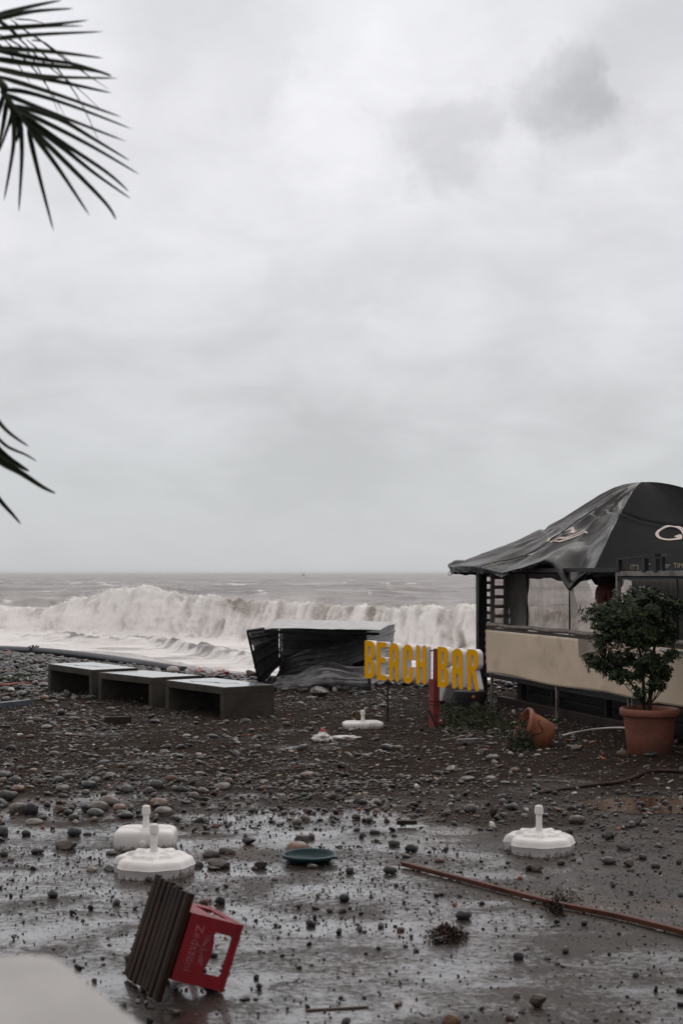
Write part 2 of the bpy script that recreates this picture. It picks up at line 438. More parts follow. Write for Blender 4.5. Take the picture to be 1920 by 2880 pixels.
# ------------------------------------------------------------------ sea
SEA = -1.2
WU = np.array([-45., -18.2, 5.2, 24.]); WV = np.array([98., 76., 55., 40.])
def wave_y(x): return np.interp(x, WU, WV)
def shore_y(x): return np.interp(x, CX, CY) + np.interp(x, SX, SS)
ang = np.concatenate([np.linspace(-62, -16, 46, endpoint=False), np.linspace(-16, 16, 620, endpoint=False), np.linspace(16, 62, 46)])
yy = [30.0]; st = .09
while yy[-1] < 24000: yy.append(yy[-1] + st); st *= 1.012
yy = np.array(yy)
A, Y = np.meshgrid(np.tan(np.radians(ang)), yy, indexing='ij'); X = A * Y
tw = Y - wave_y(X)                     # metres behind (+) or before (-) the breaking wave
amp = sstep(-4, 25, tw)
near_amp = .10 * sstep(0, 10, Y - shore_y(X))
ph = 1.3 * fbm(X * .02, Y * .02, 0, 3, 31)
sw = .46 * np.sin(2 * math.pi * (Y * .97 + X * .22) / 27 + ph * 6) + .20 * np.sin(2 * math.pi * (Y - X * .3) / 15.5 + ph * 9) + .42 * fbm(X * .05, Y * .13, 0, 5, 33)
crest = 1 - np.abs(np.sin(math.pi * (Y + .25 * X) / 19 + ph * 5)); sw = sw + .35 * crest ** 3
fadef = np.exp(-Y / 2500.)
chop = .28 * fbm(X * .45, Y * .9, 0, 4, 35) * np.exp(-Y / 300.)
Z = SEA + sw * amp * fadef + chop * (.4 + amp) + near_amp * fbm(X * .5, Y * 1.0, 0, 4, 37)
# low foamy bore between the breaker and the beach
bore_y = shore_y(X) + np.interp(X, [-20, -8, 3], [7.5, 5.5, 4.0]) + 1.2 * fbm(X * .12, 0 * Y, 0, 3, 41)
bt = Y - bore_y
bore = .34 * np.exp(-(bt / np.where(bt < 0, .55, 2.6)) ** 2) * sstep(-19, -12.5, X) * sstep(1.5, -5, X)
Z = Z + bore * (1 + .5 * fbm(X * 1.6, Y * 1.6, 0, 4, 43)) + .05 * sstep(.05, .2, bore) * fbm(X * 5, Y * 5, 0, 3, 44)
foam = sstep(4.5, .5, tw) * sstep(-.6, .4, Y - shore_y(X))
pat = fbm(X * .45, Y * 1.5, 0, 5, 47)
foam = foam * (1 - .55 * sstep(.04, .30, pat) * sstep(2, -6, tw)) * (1 - .75 * sstep(.10, .3, bore) * sstep(-.25, .15, fbm(X * 1.3, Y * 2.2, 0, 4, 48)))
foam = np.maximum(foam, .36 * sstep(60, 0, tw) * sstep(.05, .35, fbm(X * .06, Y * .30, 0, 5, 49)) * (tw > 0))
steep = sw * amp
foam = np.maximum(foam, sstep(.50, .75, steep + .35 * fbm(X * .12, Y * .5, 0, 4, 51)) * sstep(900, 150, Y) * .8 * sstep(.0, .3, fbm(X * .09, Y * .3, 0, 4, 53)))
foam = np.maximum(foam, sstep(.34, .48, fbm(X * .035, Y * .10, 0, 5, 55, .6)) * sstep(150, 300, Y) * .5)
foam = np.where(tw > 12, foam * sstep(-.12, .22, fbm(X * .28, Y * .55, 0, 4, 57, .6)), foam)
def sea_material():
    m = bpy.data.materials.new('sea_water'); m.use_nodes = True; t = m.node_tree; t.nodes.clear()
    out = N(t, 'ShaderNodeOutputMaterial'); b = N(t, 'ShaderNodeBsdfPrincipled'); t.links.new(b.outputs[0], out.inputs[0])
    a = N(t, 'ShaderNodeAttribute'); a.attribute_name = 'tint'
    s3 = N(t, 'ShaderNodeSeparateColor'); t.links.new(a.outputs['Color'], s3.inputs[0])
    g = N(t, 'ShaderNodeNewGeometry')
    mp = N(t, 'ShaderNodeMapping'); mp.inputs['Scale'].default_value = (.35, 1, 1); t.links.new(g.outputs['Position'], mp.inputs[0])
    nf = noise(t, mp.outputs[0], 2.2, 6, .65)
    f = mth(t, 'ADD', s3.outputs[0], mth(t, 'MULTIPLY', mth(t, 'SUBTRACT', nf, .5), .9)); f = mth(t, 'MULTIPLY', f, rmp(t, s3.outputs[0], 0.02, .12, 0, 1))
    f = rmp(t, f, .1, .75, 0, 1)
    wcol = ramp(t, noise(t, mp.outputs[0], .045, 5, .62), [(.38, (.150, .124, .120)), (.5, (.22, .195, .188)), (.62, (.33, .31, .30))])
    fcol = mixc(t, rmp(t, noise(t, mp.outputs[0], 1.1, 6, .65), .42, .66, 0, .6), (.93, .915, .91), (.66, .59, .57))
    t.links.new(mixc(t, f, wcol, fcol), b.inputs['Base Color'])
    t.links.new(rmp(t, f, 0, 1, .30, .8, False), b.inputs['Roughness'])
    b.inputs['IOR'].default_value = 1.33
    bp = N(t, 'ShaderNodeBump'); bp.inputs['Strength'].default_value = 1.0; bp.inputs['Distance'].default_value = .55
    mp2 = N(t, 'ShaderNodeMapping'); mp2.inputs['Scale'].default_value = (.6, 1.3, 1); t.links.new(g.outputs['Position'], mp2.inputs[0])
    h = mth(t, 'ADD', noise(t, mp2.outputs[0], .8, 6, .6), mth(t, 'MULTIPLY', noise(t, mp2.outputs[0], .15, 3, .5), 2.0))
    t.links.new(h, bp.inputs['Height']); t.links.new(bp.outputs[0], b.inputs['Normal'])
    return m
col = np.stack([foam.ravel()] * 3, -1)
me = mesh_np('sea', np.stack([X, Y, Z], -1).reshape(-1, 3), grid_faces(len(ang), len(yy))[:, ::-1], [sea_material()], col=col)
tag(obj('sea', me), 'stormy grey brown sea', kind='structure')
# ------------------------------------------------------------------ breaking wave
def foam_material():
    m = bpy.data.materials.new('wave_foam'); m.use_nodes = True; t = m.node_tree; t.nodes.clear()
    out = N(t, 'ShaderNodeOutputMaterial'); b = N(t, 'ShaderNodeBsdfPrincipled'); t.links.new(b.outputs[0], out.inputs[0])
    a = N(t, 'ShaderNodeAttribute'); a.attribute_name = 'tint'
    t.links.new(a.outputs['Color'], b.inputs['Base Color']); b.inputs['Roughness'].default_value = .85
    b.inputs['Specular IOR Level'].default_value = .2
    b.inputs['Subsurface Weight'].default_value = 0.0
    bp = N(t, 'ShaderNodeBump'); bp.inputs['Strength'].default_value = .5; bp.inputs['Distance'].default_value = .12; g = N(t, 'ShaderNodeNewGeometry'); t.links.new(noise(t, g.outputs['Position'], 5, 5, .65), bp.inputs['Height']); t.links.new(bp.outputs[0], b.inputs['Normal'])
    return m
FOAM = foam_material()
Lw = []
P0 = Vector((WU[0], WV[0])); 
us = np.arange(-42, 24, .07); 
vn = 130; v = np.linspace(0, 1, vn)
U, Vv = np.meshgrid(us, v, indexing='ij')
yc = wave_y(U)
gx, gy = -.665, -.747                                  # towards the beach, roughly square to the wave
hc = 1.72 + .36 * fbm(us * .17, 0, 0, 3, 61) + .30 * np.exp(-((us + 9.0) / 2.0) ** 2) - .44 * sstep(-10.5, -15, us) + .10 * sstep(-1, 5, us)
hc = hc + .16 * fbm(us * .8, 0, 0, 4, 62, .6)
hcU = np.repeat(hc[:, None], vn, 1)
# profile: v 0..0.35 back, 0.35..0.45 lip, 0.45..0.8 falling face, 0.8..1 toe
nn = np.interp(v, [0, .2, .35, .42, .48, .58, .8, .9, 1], [-9, -3.2, -.8, 0, .55, .95, 1.35, 2.1, 4.0])
zz_ = np.interp(v, [0, .2, .35, .42, .48, .58, .8, .9, 1], [0, .38, .82, 1.0, .93, .68, .14, .03, -.05])
k = np.ones(7) / 7
nn = np.convolve(np.pad(nn, 3, 'edge'), k, 'valid'); zz_ = np.convolve(np.pad(zz_, 3, 'edge'), k, 'valid')
NN = np.repeat(nn[None, :], len(us), 0); ZZ = zz_[None, :] * hcU
face = sstep(.30, .45, Vv) * sstep(1.0, .86, Vv)
cur = U + .25 * fbm(U * .5, ZZ * .8, 0, 2, 63)
d1 = fbm(cur * .75, ZZ * .45, NN * .3, 4, 65)          # big curtains
d2 = 1 - 2 * np.abs(fbm(cur * 2.2, ZZ * 1.5, NN, 5, 67, .6)) * 1.6
d3 = fbm(cur * 7, ZZ * 5, NN * 5, 3, 69)
vst = fbm(cur * 3.0, ZZ * .55, 0, 4, 68); vs2 = fbm(cur * 9.0, ZZ * 1.6, 0, 3, 78)
wl = sstep(0, -7, U); disp = face * (.42 * d1 + (.08 + .08 * wl) * d2 + .05 * d3 + (.15 * vst + .05 * vs2) * (1 - .5 * wl) + .05)
up = sstep(.25, .40, Vv) * sstep(.62, .46, Vv)
Zw = SEA + ZZ + up * (.20 * d1 + .13 * d2 + .06 * d3) + .05 * face * d3
nd = NN + disp
Xw = U + gx * nd * .55; Yw = yc + gy * nd + .6 * fbm(U * .15, 0, 0, 2, 71)
whit = .66 + .20 * wl + (.20 * d2 + .7 * d1 + .20 * d3) * (1 - .30 * wl) + (.85 * vst + .45 * vs2) * (1 - .45 * wl)
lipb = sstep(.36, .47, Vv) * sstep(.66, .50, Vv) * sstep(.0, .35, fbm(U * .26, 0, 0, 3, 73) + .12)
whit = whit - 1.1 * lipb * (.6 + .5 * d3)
whit = whit + .55 * sstep(.78, .92, Vv) + .35 * sstep(-13, -17, U)
whit = np.clip(whit, 0, 1)[..., None]
cA = np.array([.27, .222, .185]); cB = np.array([.97, .945, .93])
back = (1 - sstep(.18, .33, Vv))[..., None]
colw = cA + (cB - cA) * whit; colw = colw * (1 - back) + back * (np.array([.30, .27, .255]) + .4 * np.clip(d2, 0, 1)[..., None])
me = mesh_np('breaking_wave', np.stack([Xw, Yw, Zw], -1).reshape(-1, 3), grid_faces(len(us), vn), [FOAM], col=colw.reshape(-1, 3))
tag(obj('breaking_wave', me), 'breaking storm wave with foaming brown crest', kind='structure')
# thrown drops above the lip and down the face
nS = 42000
iu = rng.integers(0, len(us), nS); q = np.abs(rng.normal(0, .09, nS)) * rng.choice([-1, 1.6], nS); iv = np.clip(((.44 + q) * vn).astype(int), 0, vn - 1)
base = np.stack([Xw, Yw, Zw], -1)[iu, iv]
burst = .55 + 1.3 * np.clip(fbm(us[iu] * .35, 0, 0, 3, 77) + .15, 0, 1) + 1.0 * np.exp(-((us[iu] + 9) / 2.4) ** 2)
base[:, 2] += np.minimum(rng.exponential(.07, nS), .35) * burst
base[:, 0] += rng.normal(0, .12, nS); base[:, 1] += rng.normal(-.15, .3, nS)
sz = rng.uniform(.004, .012, nS)[:, None, None]
T = np.array([[1, 1, 1], [-1, -1, 1], [-1, 1, -1], [1, -1, -1]], float)
Vt = (base[:, None, :] + T[None] * sz * rng.uniform(.6, 1.6, (nS, 4, 1))).reshape(-1, 3)
F = (np.array([[0, 1, 2], [0, 3, 1], [0, 2, 3], [1, 3, 2]])[None] + np.arange(nS)[:, None, None] * 4).reshape(-1, 3)
SP = mat('spray_drop', (.85, .83, .82), .6, 0)
tag(obj('spray', mesh_np('spray', Vt, F, [SP], smooth=False)), 'white spray thrown off the wave crest', 'spray', kind='stuff')
# mist hanging round the breaker: one closed hull with a patchy volume
def mist_mat():
    m = bpy.data.materials.new('spray_mist'); m.use_nodes = True; t = m.node_tree; t.nodes.clear()
    out = N(t, 'ShaderNodeOutputMaterial'); v = N(t, 'ShaderNodeVolumePrincipled'); t.links.new(v.outputs[0], out.inputs['Volume'])
    v.inputs['Color'].default_value = (.97, .95, .945, 1); v.inputs['Anisotropy'].default_value = .2
    g = N(t, 'ShaderNodeNewGeometry'); s = N(t, 'ShaderNodeSeparateXYZ'); t.links.new(g.outputs['Position'], s.inputs[0])
    n = noise(t, g.outputs['Position'], .75, 4, .6)
    hgt = mth(t, 'MULTIPLY', rmp(t, s.outputs[2], -.6, 1.25, 1.0, 0.0), rmp(t, s.outputs[0], -7.0, 2.0, 1.1, .8))
    d = mth(t, 'MULTIPLY', rmp(t, n, .46, .72, 0, 1.0), hgt)
    t.links.new(mth(t, 'MULTIPLY', d, MIST), v.inputs['Density'])
    return m
MIST = .9
if MIST > 0:
    uu = np.linspace(-40, 23, 64); ring = 12
    V = []
    for u_ in uu:
        y_ = float(wave_y(u_))
        for k_ in range(ring):
            q = 2 * math.pi * k_ / ring
            n_ = .9 + 2.4 * math.cos(q); z_ = SEA + 1.15 + 1.35 * math.sin(q)
            V.append((u_ + gx * .55 * n_, y_ + gy * n_, z_))
    F = [list(map(int, f)) for f in grid_faces(len(uu), ring, True)]
    F.append(list(range(ring))); F.append([(len(uu) - 1) * ring + k_ for k_ in range(ring)][::-1])
    o = obj('spray_mist', mesh_np('spray_mist', np.array(V), F, [mist_mat()], smooth=False)); fix_normals(o)
    tag(o, 'pale spray mist round the breaking wave', 'mist', kind='stuff')
# ------------------------------------------------------------------ beach bar hut
M_BLK = mat('black_metal', (.016, .016, .018), .45, .3, 5)
M_DKW = mat('dark_timber', (.022, .019, .018), .6, .4, 4, .3, 30, stretch=(1, 1, 6))
M_GRY = mat('weathered_grey_metal', (.20, .185, .17), .5, .3, 4, .2, dirt=(.07, .045, .03), dscale=6, damt=.7)
M_CREAM = mat('cream_tarpaulin', (.72, .585, .44), .7, .10, 1.1, .15, 60, dirt=(.26, .20, .15), dscale=1.6, damt=.35)
M_RUSTB = mat('dark_red_timber', (.022, .011, .010), .55, .4, 5, .3)
FA = Vector((2.05, 19.9, 0)); FD = Vector((.282, -.959, 0)).normalized(); FN = Vector((FD.y * -1, FD.x, 0)).normalized()   # along facade, inward
if FN.x < 0: FN = -FN
def ft(px):                        # distance along the facade seen at a photo column (eye-level)
    k = (px - 960) / FPX * 1.0
    # X = k' * Y with the small pitch correction folded in at the horizon
    k = (px - 960) / (FPX / math.cos(PITCH))
    return (k * FA.y - FA.x) / (FD.x - k * FD.y)
def fp(t, z, n=0.0): return FA + FD * t + FN * n + Vector((0, 0, z))
def fz(px, py):                    # height on the facade seen at a pixel
    t = ft(px); y = (FA + FD * t).y
    return t, at(px, py, y).z
hut = thing('beach_bar_hut', 'low beach bar hut with black posts, murky plastic windows and cream lower panels', 'beach bar', (FA.x, FA.y, 0))
def hb(mb, name, mats, **kw):
    o = mb.build(name, mats, hut, **kw); o.matrix_parent_inverse = Matrix.Translation(hut.location).inverted(); return o
T_END = 7.4
zt_cream, zb_cream, z_eave = 1.035, .42, 1.81
# posts
mb = MB(); mb.bar(fp(-.26, -.1), fp(-.26, 1.86), .13, .11, up=FD); hb(mb, 'corner_post', M_BLK, bevel=.006)
mb = MB(); mb.bar(fp(-.34, .95, .02), fp(-.34, 1.78, .02), .035, .05, up=FD); hb(mb, 'side_rail', M_BLK)
tpost = ft(1742)
mb = MB(); mb.bar(fp(tpost, 1.0, -.02), fp(tpost, z_eave, -.02), .05, .05, up=FD); hb(mb, 'window_post', M_GRY, bevel=.004)
# slatted ladder-like trellis strip in the gap beside the corner post, yellowish ends lower down
mb = MB()
for i in range(12):
    z = .62 + i * .105
    mb.bar(fp(-.19, z, .03), fp(.0, z, .05), .02, .045)
hb(mb, 'post_slats', M_BLK)
for i in range(5):
    mb = MB(); mb.bar(fp(-.10, .57 + i * .105, .0), fp(-.02, .57 + i * .105, .0), .03, .05)
    hb(mb, 'slat_end', mat('faded_yellow_wood', (.30, .20, .07), .7, .3))
# louvred trellis inside the left end
mb = MB()
mb.bar(fp(.03, 1.0, .05), fp(.03, 1.82, .05), .05, .04, up=FD); mb.bar(fp(.03, 1.0, .25), fp(.03, 1.82, .25), .06, .05, up=FD)
for i in range(6): mb.bar(fp(.03, 1.07 + i * .135, .05), fp(.03, 1.07 + i * .135, .34), .02, .050)
hb(mb, 'louvre_trellis', M_BLK)
# dark curtain gathered behind the first window
n, m_ = 30, 30; V = []
for i in range(n):
    for j in range(m_):
        a = i / (n - 1); h = j / (m_ - 1); wd = .62 + .05 * math.sin(h * 9) + .06 * float(fbm(h * 3, 0, 0, 3, 3))
        V.append(fp(.22 + a * wd, 1.02 + h * .8, .22 + .04 * math.sin(a * 30) + .02 * math.sin(a * 13 + h * 4)))
hb_me = mesh_np('curtain', np.array([tuple(p) for p in V]), [list(map(int, f)) for f in grid_faces(n, m_)], [mat('dark_curtain', (.03, .028, .028), .8, .3)])
o = obj('curtain', hb_me, hut); o.matrix_parent_inverse = Matrix.Translation(hut.location).inverted(); o.modifiers.new('s', 'SOLIDIFY').thickness = .004
# rails
mb = MB(); mb.bar(fp(-.25, 1.84), fp(tpost + .02, 1.84), .05, .05); hb(mb, 'eave_beam', M_BLK)
mb = MB(); mb.bar(fp(tpost + .03, z_eave - .01, -.03), fp(T_END, z_eave - .01, -.03), .06, .055); mb.bar(fp(tpost + .03, z_eave - .06, -.03), fp(T_END, z_eave - .06, -.03), .02, .02, m=1)
hb(mb, 'top_rail', [M_GRY, M_BLK], bevel=.003)
mb = MB(); mb.bar(fp(.0, zt_cream, -.015), fp(T_END, zt_cream, -.015), .03, .035); hb(mb, 'sill_rail', mat('dark_brown_rail', (.055, .04, .032), .5, .3))
# window panes (murky flexible plastic) and the thin rods between them
def vinyl():
    m = bpy.data.materials.new('murky_clear_plastic'); m.use_nodes = True; t = m.node_tree; t.nodes.clear()
    out = N(t, 'ShaderNodeOutputMaterial'); mx = N(t, 'ShaderNodeMixShader'); tr = N(t, 'ShaderNodeBsdfTransparent'); b = N(t, 'ShaderNodeBsdfPrincipled')
    tcn = N(t, 'ShaderNodeNewGeometry')
    mp = N(t, 'ShaderNodeMapping'); mp.inputs['Scale'].default_value = (5, 5, 1.0); t.links.new(tcn.outputs['Position'], mp.inputs[0])
    n1 = noise(t, mp.outputs[0], 3.0, 6, .65); n2 = noise(t, tcn.outputs['Position'], 1.6, 4, .6); n3 = noise(t, tcn.outputs['Position'], 120, 2, .6)
    s = N(t, 'ShaderNodeSeparateXYZ'); t.links.new(tcn.outputs['Position'], s.inputs[0])
    low = rmp(t, s.outputs[2], 1.0, 1.5, .30, 0.0)
    f = mth(t, 'ADD', rmp(t, mth(t, 'ADD', mth(t, 'MULTIPLY', n1, .6), mth(t, 'MULTIPLY', n2, .4)), .32, .68, .30, .50), low)
    f = mth(t, 'ADD', f, rmp(t, n3, .68, .76, 0, .3), clamp=True)
    t.links.new(f, mx.inputs[0])
    b.inputs['Base Color'].default_value = (.09, .08, .075, 1); b.inputs['Roughness'].default_value = .38
    tl = N(t, 'ShaderNodeBsdfTranslucent'); tl.inputs[0].default_value = (1.0, .93, .86, 1); mt = N(t, 'ShaderNodeMixShader'); mt.inputs[0].default_value = .9; t.links.new(b.outputs[0], mt.inputs[1]); t.links.new(tl.outputs[0], mt.inputs[2])
    tr.inputs[0].default_value = (.98, .93, .89, 1)
    bp = N(t, 'ShaderNodeBump'); bp.inputs['Strength'].default_value = .3; bp.inputs['Distance'].default_value = .02; t.links.new(n2, bp.inputs['Height']); t.links.new(bp.outputs[0], b.inputs['Normal'])
    t.links.new(tr.outputs[0], mx.inputs[1]); t.links.new(mt.outputs[0], mx.inputs[2]); t.links.new(mx.outputs[0], out.inputs[0])
    return m
M_VIN = vinyl()
def pane(t0, t1, z0, z1, torn=False, n=14, amp=.012, seed=0):
    V = []; F = []
    for i in range(n):
        for j in range(n):
            a = i / (n - 1); h = j / (n - 1)
            tt = t0 + (t1 - t0) * a; z = z0 + (z1 - z0) * h
            V.append(tuple(fp(tt, z, amp * float(fbm(a * 2, h * 2, seed, 3, seed)))))
    for f in grid_faces(n, n):
        i, j = int(f[0]) // n, int(f[0]) % n; a = (i + .5) / (n - 1); h = (j + .5) / (n - 1)
        if torn and h > .42 + .05 * math.sin(a * 9) and a > (.30 + (1 - h) * .55): continue
        F.append([int(q) for q in f])
    me = mesh_np('window_pane', np.array(V), F, [M_VIN]); o = obj('window_pane', me, hut); o.matrix_parent_inverse = Matrix.Translation(hut.location).inverted(); return o
cuts = [.0, ft(1482), ft(1602), ft(1742)]
zt = 1.80
pane(cuts[0] + .01, cuts[1] - .01, 1.06, zt, seed=1); pane(cuts[1] + .01, cuts[2] - .01, 1.06, zt, seed=2)
o = pane(cuts[2] + .01, cuts[3] - .03, 1.06, zt, torn=True, n=30, seed=3); o['label'] = 'torn plastic window with a hanging flap'
pane(tpost + .04, ft(1905) - .01, 1.06, 1.74, seed=4); pane(ft(1905) + .01, T_END, 1.06, 1.74, seed=5)
for px in (1482, 1602, 1905):
    t_ = ft(px); mb = MB(); mb.tube([fp(t_, 1.04, -.01), fp(t_, 1.82, -.01)], .011, 6); hb(mb, 'window_rod', M_BLK, smooth=True)
# torn strip of plastic hanging beside the gap
mb = MB(); a0 = cuts[2]
mb.add([fp(a0 + .03, 1.62, -.02), fp(a0 + .10, 1.69, -.03), fp(a0 + .34, 1.30, -.04), fp(a0 + .07, 1.27, -.02)], [(0, 1, 2, 3)])
o = hb(mb, 'plastic_flap', mat('yellowed_plastic', (.36, .32, .28), .45, .15)); o.modifiers.new('s', 'SOLIDIFY').thickness = .003
# soft rolled hem below the windows
mb = MB(); mb.tube([fp(i * .37, 1.085 + .008 * math.sin(i * 2.1), -.012) for i in range(21)], .030, 8); hb(mb, 'window_hem', mat('dusty_pink_hem', (.20, .165, .145), .6, .3, 9), smooth=True)
# cream lower panels: slightly slack tarpaulin
n, m_ = 90, 22; V = []
for i in range(n):
    for j in range(m_):
        a = i / (n - 1); h = j / (m_ - 1); tt = a * T_END
        zb = zb_cream + .015 * math.sin(tt * 2.2) + .012 * (tt > 4.8) ; z = zb + (zt_cream - .02 - zb) * h
        bul = .018 * math.sin(h * 3.14) * float(fbm(tt * 1.2, h, 0, 3, 5)) + .006 * float(fbm(tt * 6, h * 3, 0, 3, 6))
        V.append(tuple(fp(tt, z, -.03 + bul)))
me = mesh_np('cream_panel', np.array(V), [list(map(int, f)) for f in grid_faces(n, m_)], [M_CREAM]); o = obj('cream_panel', me, hut)
o.matrix_parent_inverse = Matrix.Translation(hut.location).inverted(); o.modifiers.new('s', 'SOLIDIFY').thickness = .006
# sagging torn flap over the cream panel
tf = ft(1634); mb = MB()
mb.add([fp(tf, 1.02, -.05), fp(tf + .62, 1.02, -.05), fp(tf + .55, .90, -.07), fp(tf + .25, .86, -.075), fp(tf + .04, .80, -.06)], [(0, 1, 2, 3, 4)])
o = hb(mb, 'torn_flap', mat('greyed_tarpaulin', (.27, .225, .175), .7, .15)); o.modifiers.new('s', 'SOLIDIFY').thickness = .004
# legs under the cream panels
for px, wd in ((1381, .03), (1563, .035), (1765, .04)):
    t_ = ft(px); p = fp(t_, 0); g = Hs(p.x, p.y)
    mb = MB(); mb.bar(fp(t_, g - .1, .0), fp(t_, .46, .0), wd, .04, up=FD)
    if wd > .036: mb.bar(fp(t_ + .06, g - .1, .02), fp(t_ + .06, .46, .02), .05, .03, up=FD)
    hb(mb, 'leg', M_GRY, bevel=.003)
# deck, black boards added to darken the void below it, and timbers
mb = MB(); mb.bar(fp(-.2, .38, 2.0), fp(T_END, .38, 2.0), 4.0, .06); hb(mb, 'floor', M_DKW)
mb = MB(); mb.bar(fp(.05, .12, .42), fp(T_END, .12, .42), .04, .50); mb.bar(fp(.06, .12, .42), fp(.06, .12, 3.4), .04, .50); mb.bar(fp(.2, .30, .55), fp(T_END, .28, .55), .05, .05); mb.bar(fp(.2, .18, .35), fp(T_END, .14, .35), .05, .04); hb(mb, 'under_shade_boards', M_BLK)
mb = MB(); mb.bar(fp(.12, .045, .12), fp(4.2, .06, .12), .10, .12); hb(mb, 'ground_beam', M_RUSTB, bevel=.008)
for tt in (.6, 1.6, 3.1): mb = MB(); mb.bar(fp(tt, -.1, .25), fp(tt, .36, .25), .07, .06, up=FD); hb(mb, 'joist_post', M_RUSTB)
# back of the room: low dark wall, posts, dark sheet standing for interior shade on the right
BK = 3.6
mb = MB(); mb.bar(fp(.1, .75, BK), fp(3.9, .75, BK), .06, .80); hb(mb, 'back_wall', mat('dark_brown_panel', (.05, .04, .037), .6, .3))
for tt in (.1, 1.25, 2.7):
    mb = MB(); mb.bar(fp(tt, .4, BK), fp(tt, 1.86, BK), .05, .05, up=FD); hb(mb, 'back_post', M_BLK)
mb = MB(); mb.bar(fp(tpost + .02, 1.10, .16), fp(T_END, 1.10, .16), .05, 1.45); hb(mb, 'interior_shade_sheet', mat('blue_black_interior_shade', (.022, .026, .034), .6, .3, 3, dirt=(.05, .055, .065), dscale=4, damt=.6))
mb = MB(); mb.bar(fp(.0, 1.1, 0), fp(.0, 1.1, 0.001), .01, .01)
# folded flap beside the far left window: pale window sill strip at right
mb = MB(); mb.tube([fp(4.95, .99, -.07), fp(5.45, .985, -.08)], .02, 8); hb(mb, 'pipe_rail', mat('pale_metal', (.42, .42, .42), .35, .2), smooth=True)
mb = MB(); mb.bar(fp(tpost + .06, 1.79, 1.1), fp(T_END, 1.79, 1.1), 2.1, .03); hb(mb, 'added_light_block', M_DKW)  # added panel, unseen edge-on, blocks light from above behind the right-hand windows
# chair inside
ch = thing('chair', 'dark chair seen dimly through the murky windows of the hut', 'chair', tuple(fp(.95, .41, 2.2)), math.atan2(FD.y, FD.x))
def cp(mb, name):
    o = mb.build(name, M_BLK, ch); return o
mb = MB(); mb.box((0, 0, .45), (.42, .42, .03)); cp(mb, 'seat')
for a in (-1, 1):
    for b_ in (-1, 1):
        mb = MB(); mb.bar((a * .19, b_ * .19, 0), (a * .19, b_ * .19, .45), .03, .03, up=(1, 0, 0)); cp(mb, 'leg')
mb = MB(); mb.bar((-.19, .19, .45), (-.19, .21, .86), .03, .03, up=(1, 0, 0)); mb.bar((.19, .19, .45), (.19, .21, .86), .03, .03, up=(1, 0, 0)); mb.bar((-.19, .21, .82), (.19, .21, .82), .02, .07); mb.bar((-.19, .2, .66), (.19, .2, .66), .02, .05); cp(mb, 'backrest')
# loose cable from the roof down the front
def cable(name, pts, r, m, label, cat='cable', n=5):
    mb = MB(); mb.tube(pts, r, n); o = mb.build(name, m, smooth=True); return tag(o, label, cat)
def smooth_path(P, k=10):
    P = [Vector(p) for p in P]; out = []
    for i in range(len(P) - 1):
        p0 = P[max(i - 1, 0)]; p1 = P[i]; p2 = P[i + 1]; p3 = P[min(i + 2, len(P) - 1)]
        for j in range(k):
            t = j / k
            out.append(.5 * ((2 * p1) + (p2 - p0) * t + (2 * p0 - 5 * p1 + 4 * p2 - p3) * t * t + (3 * p1 - p0 - 3 * p2 + p3) * t ** 3))
    out.append(P[-1]); return out
# ------------------------------------------------------------------ canopy roof (square wind-torn parasol cloth)
C0 = Vector((1.55, 20.5, 0)); C1 = Vector((2.98, 16.8, 0)); C2 = Vector((6.70, 18.2, 0)); C3 = C0 + C2 - C1
CP = (C0 + C2) / 2; ZP = 3.045
CC = [C0, C1, C2, C3]
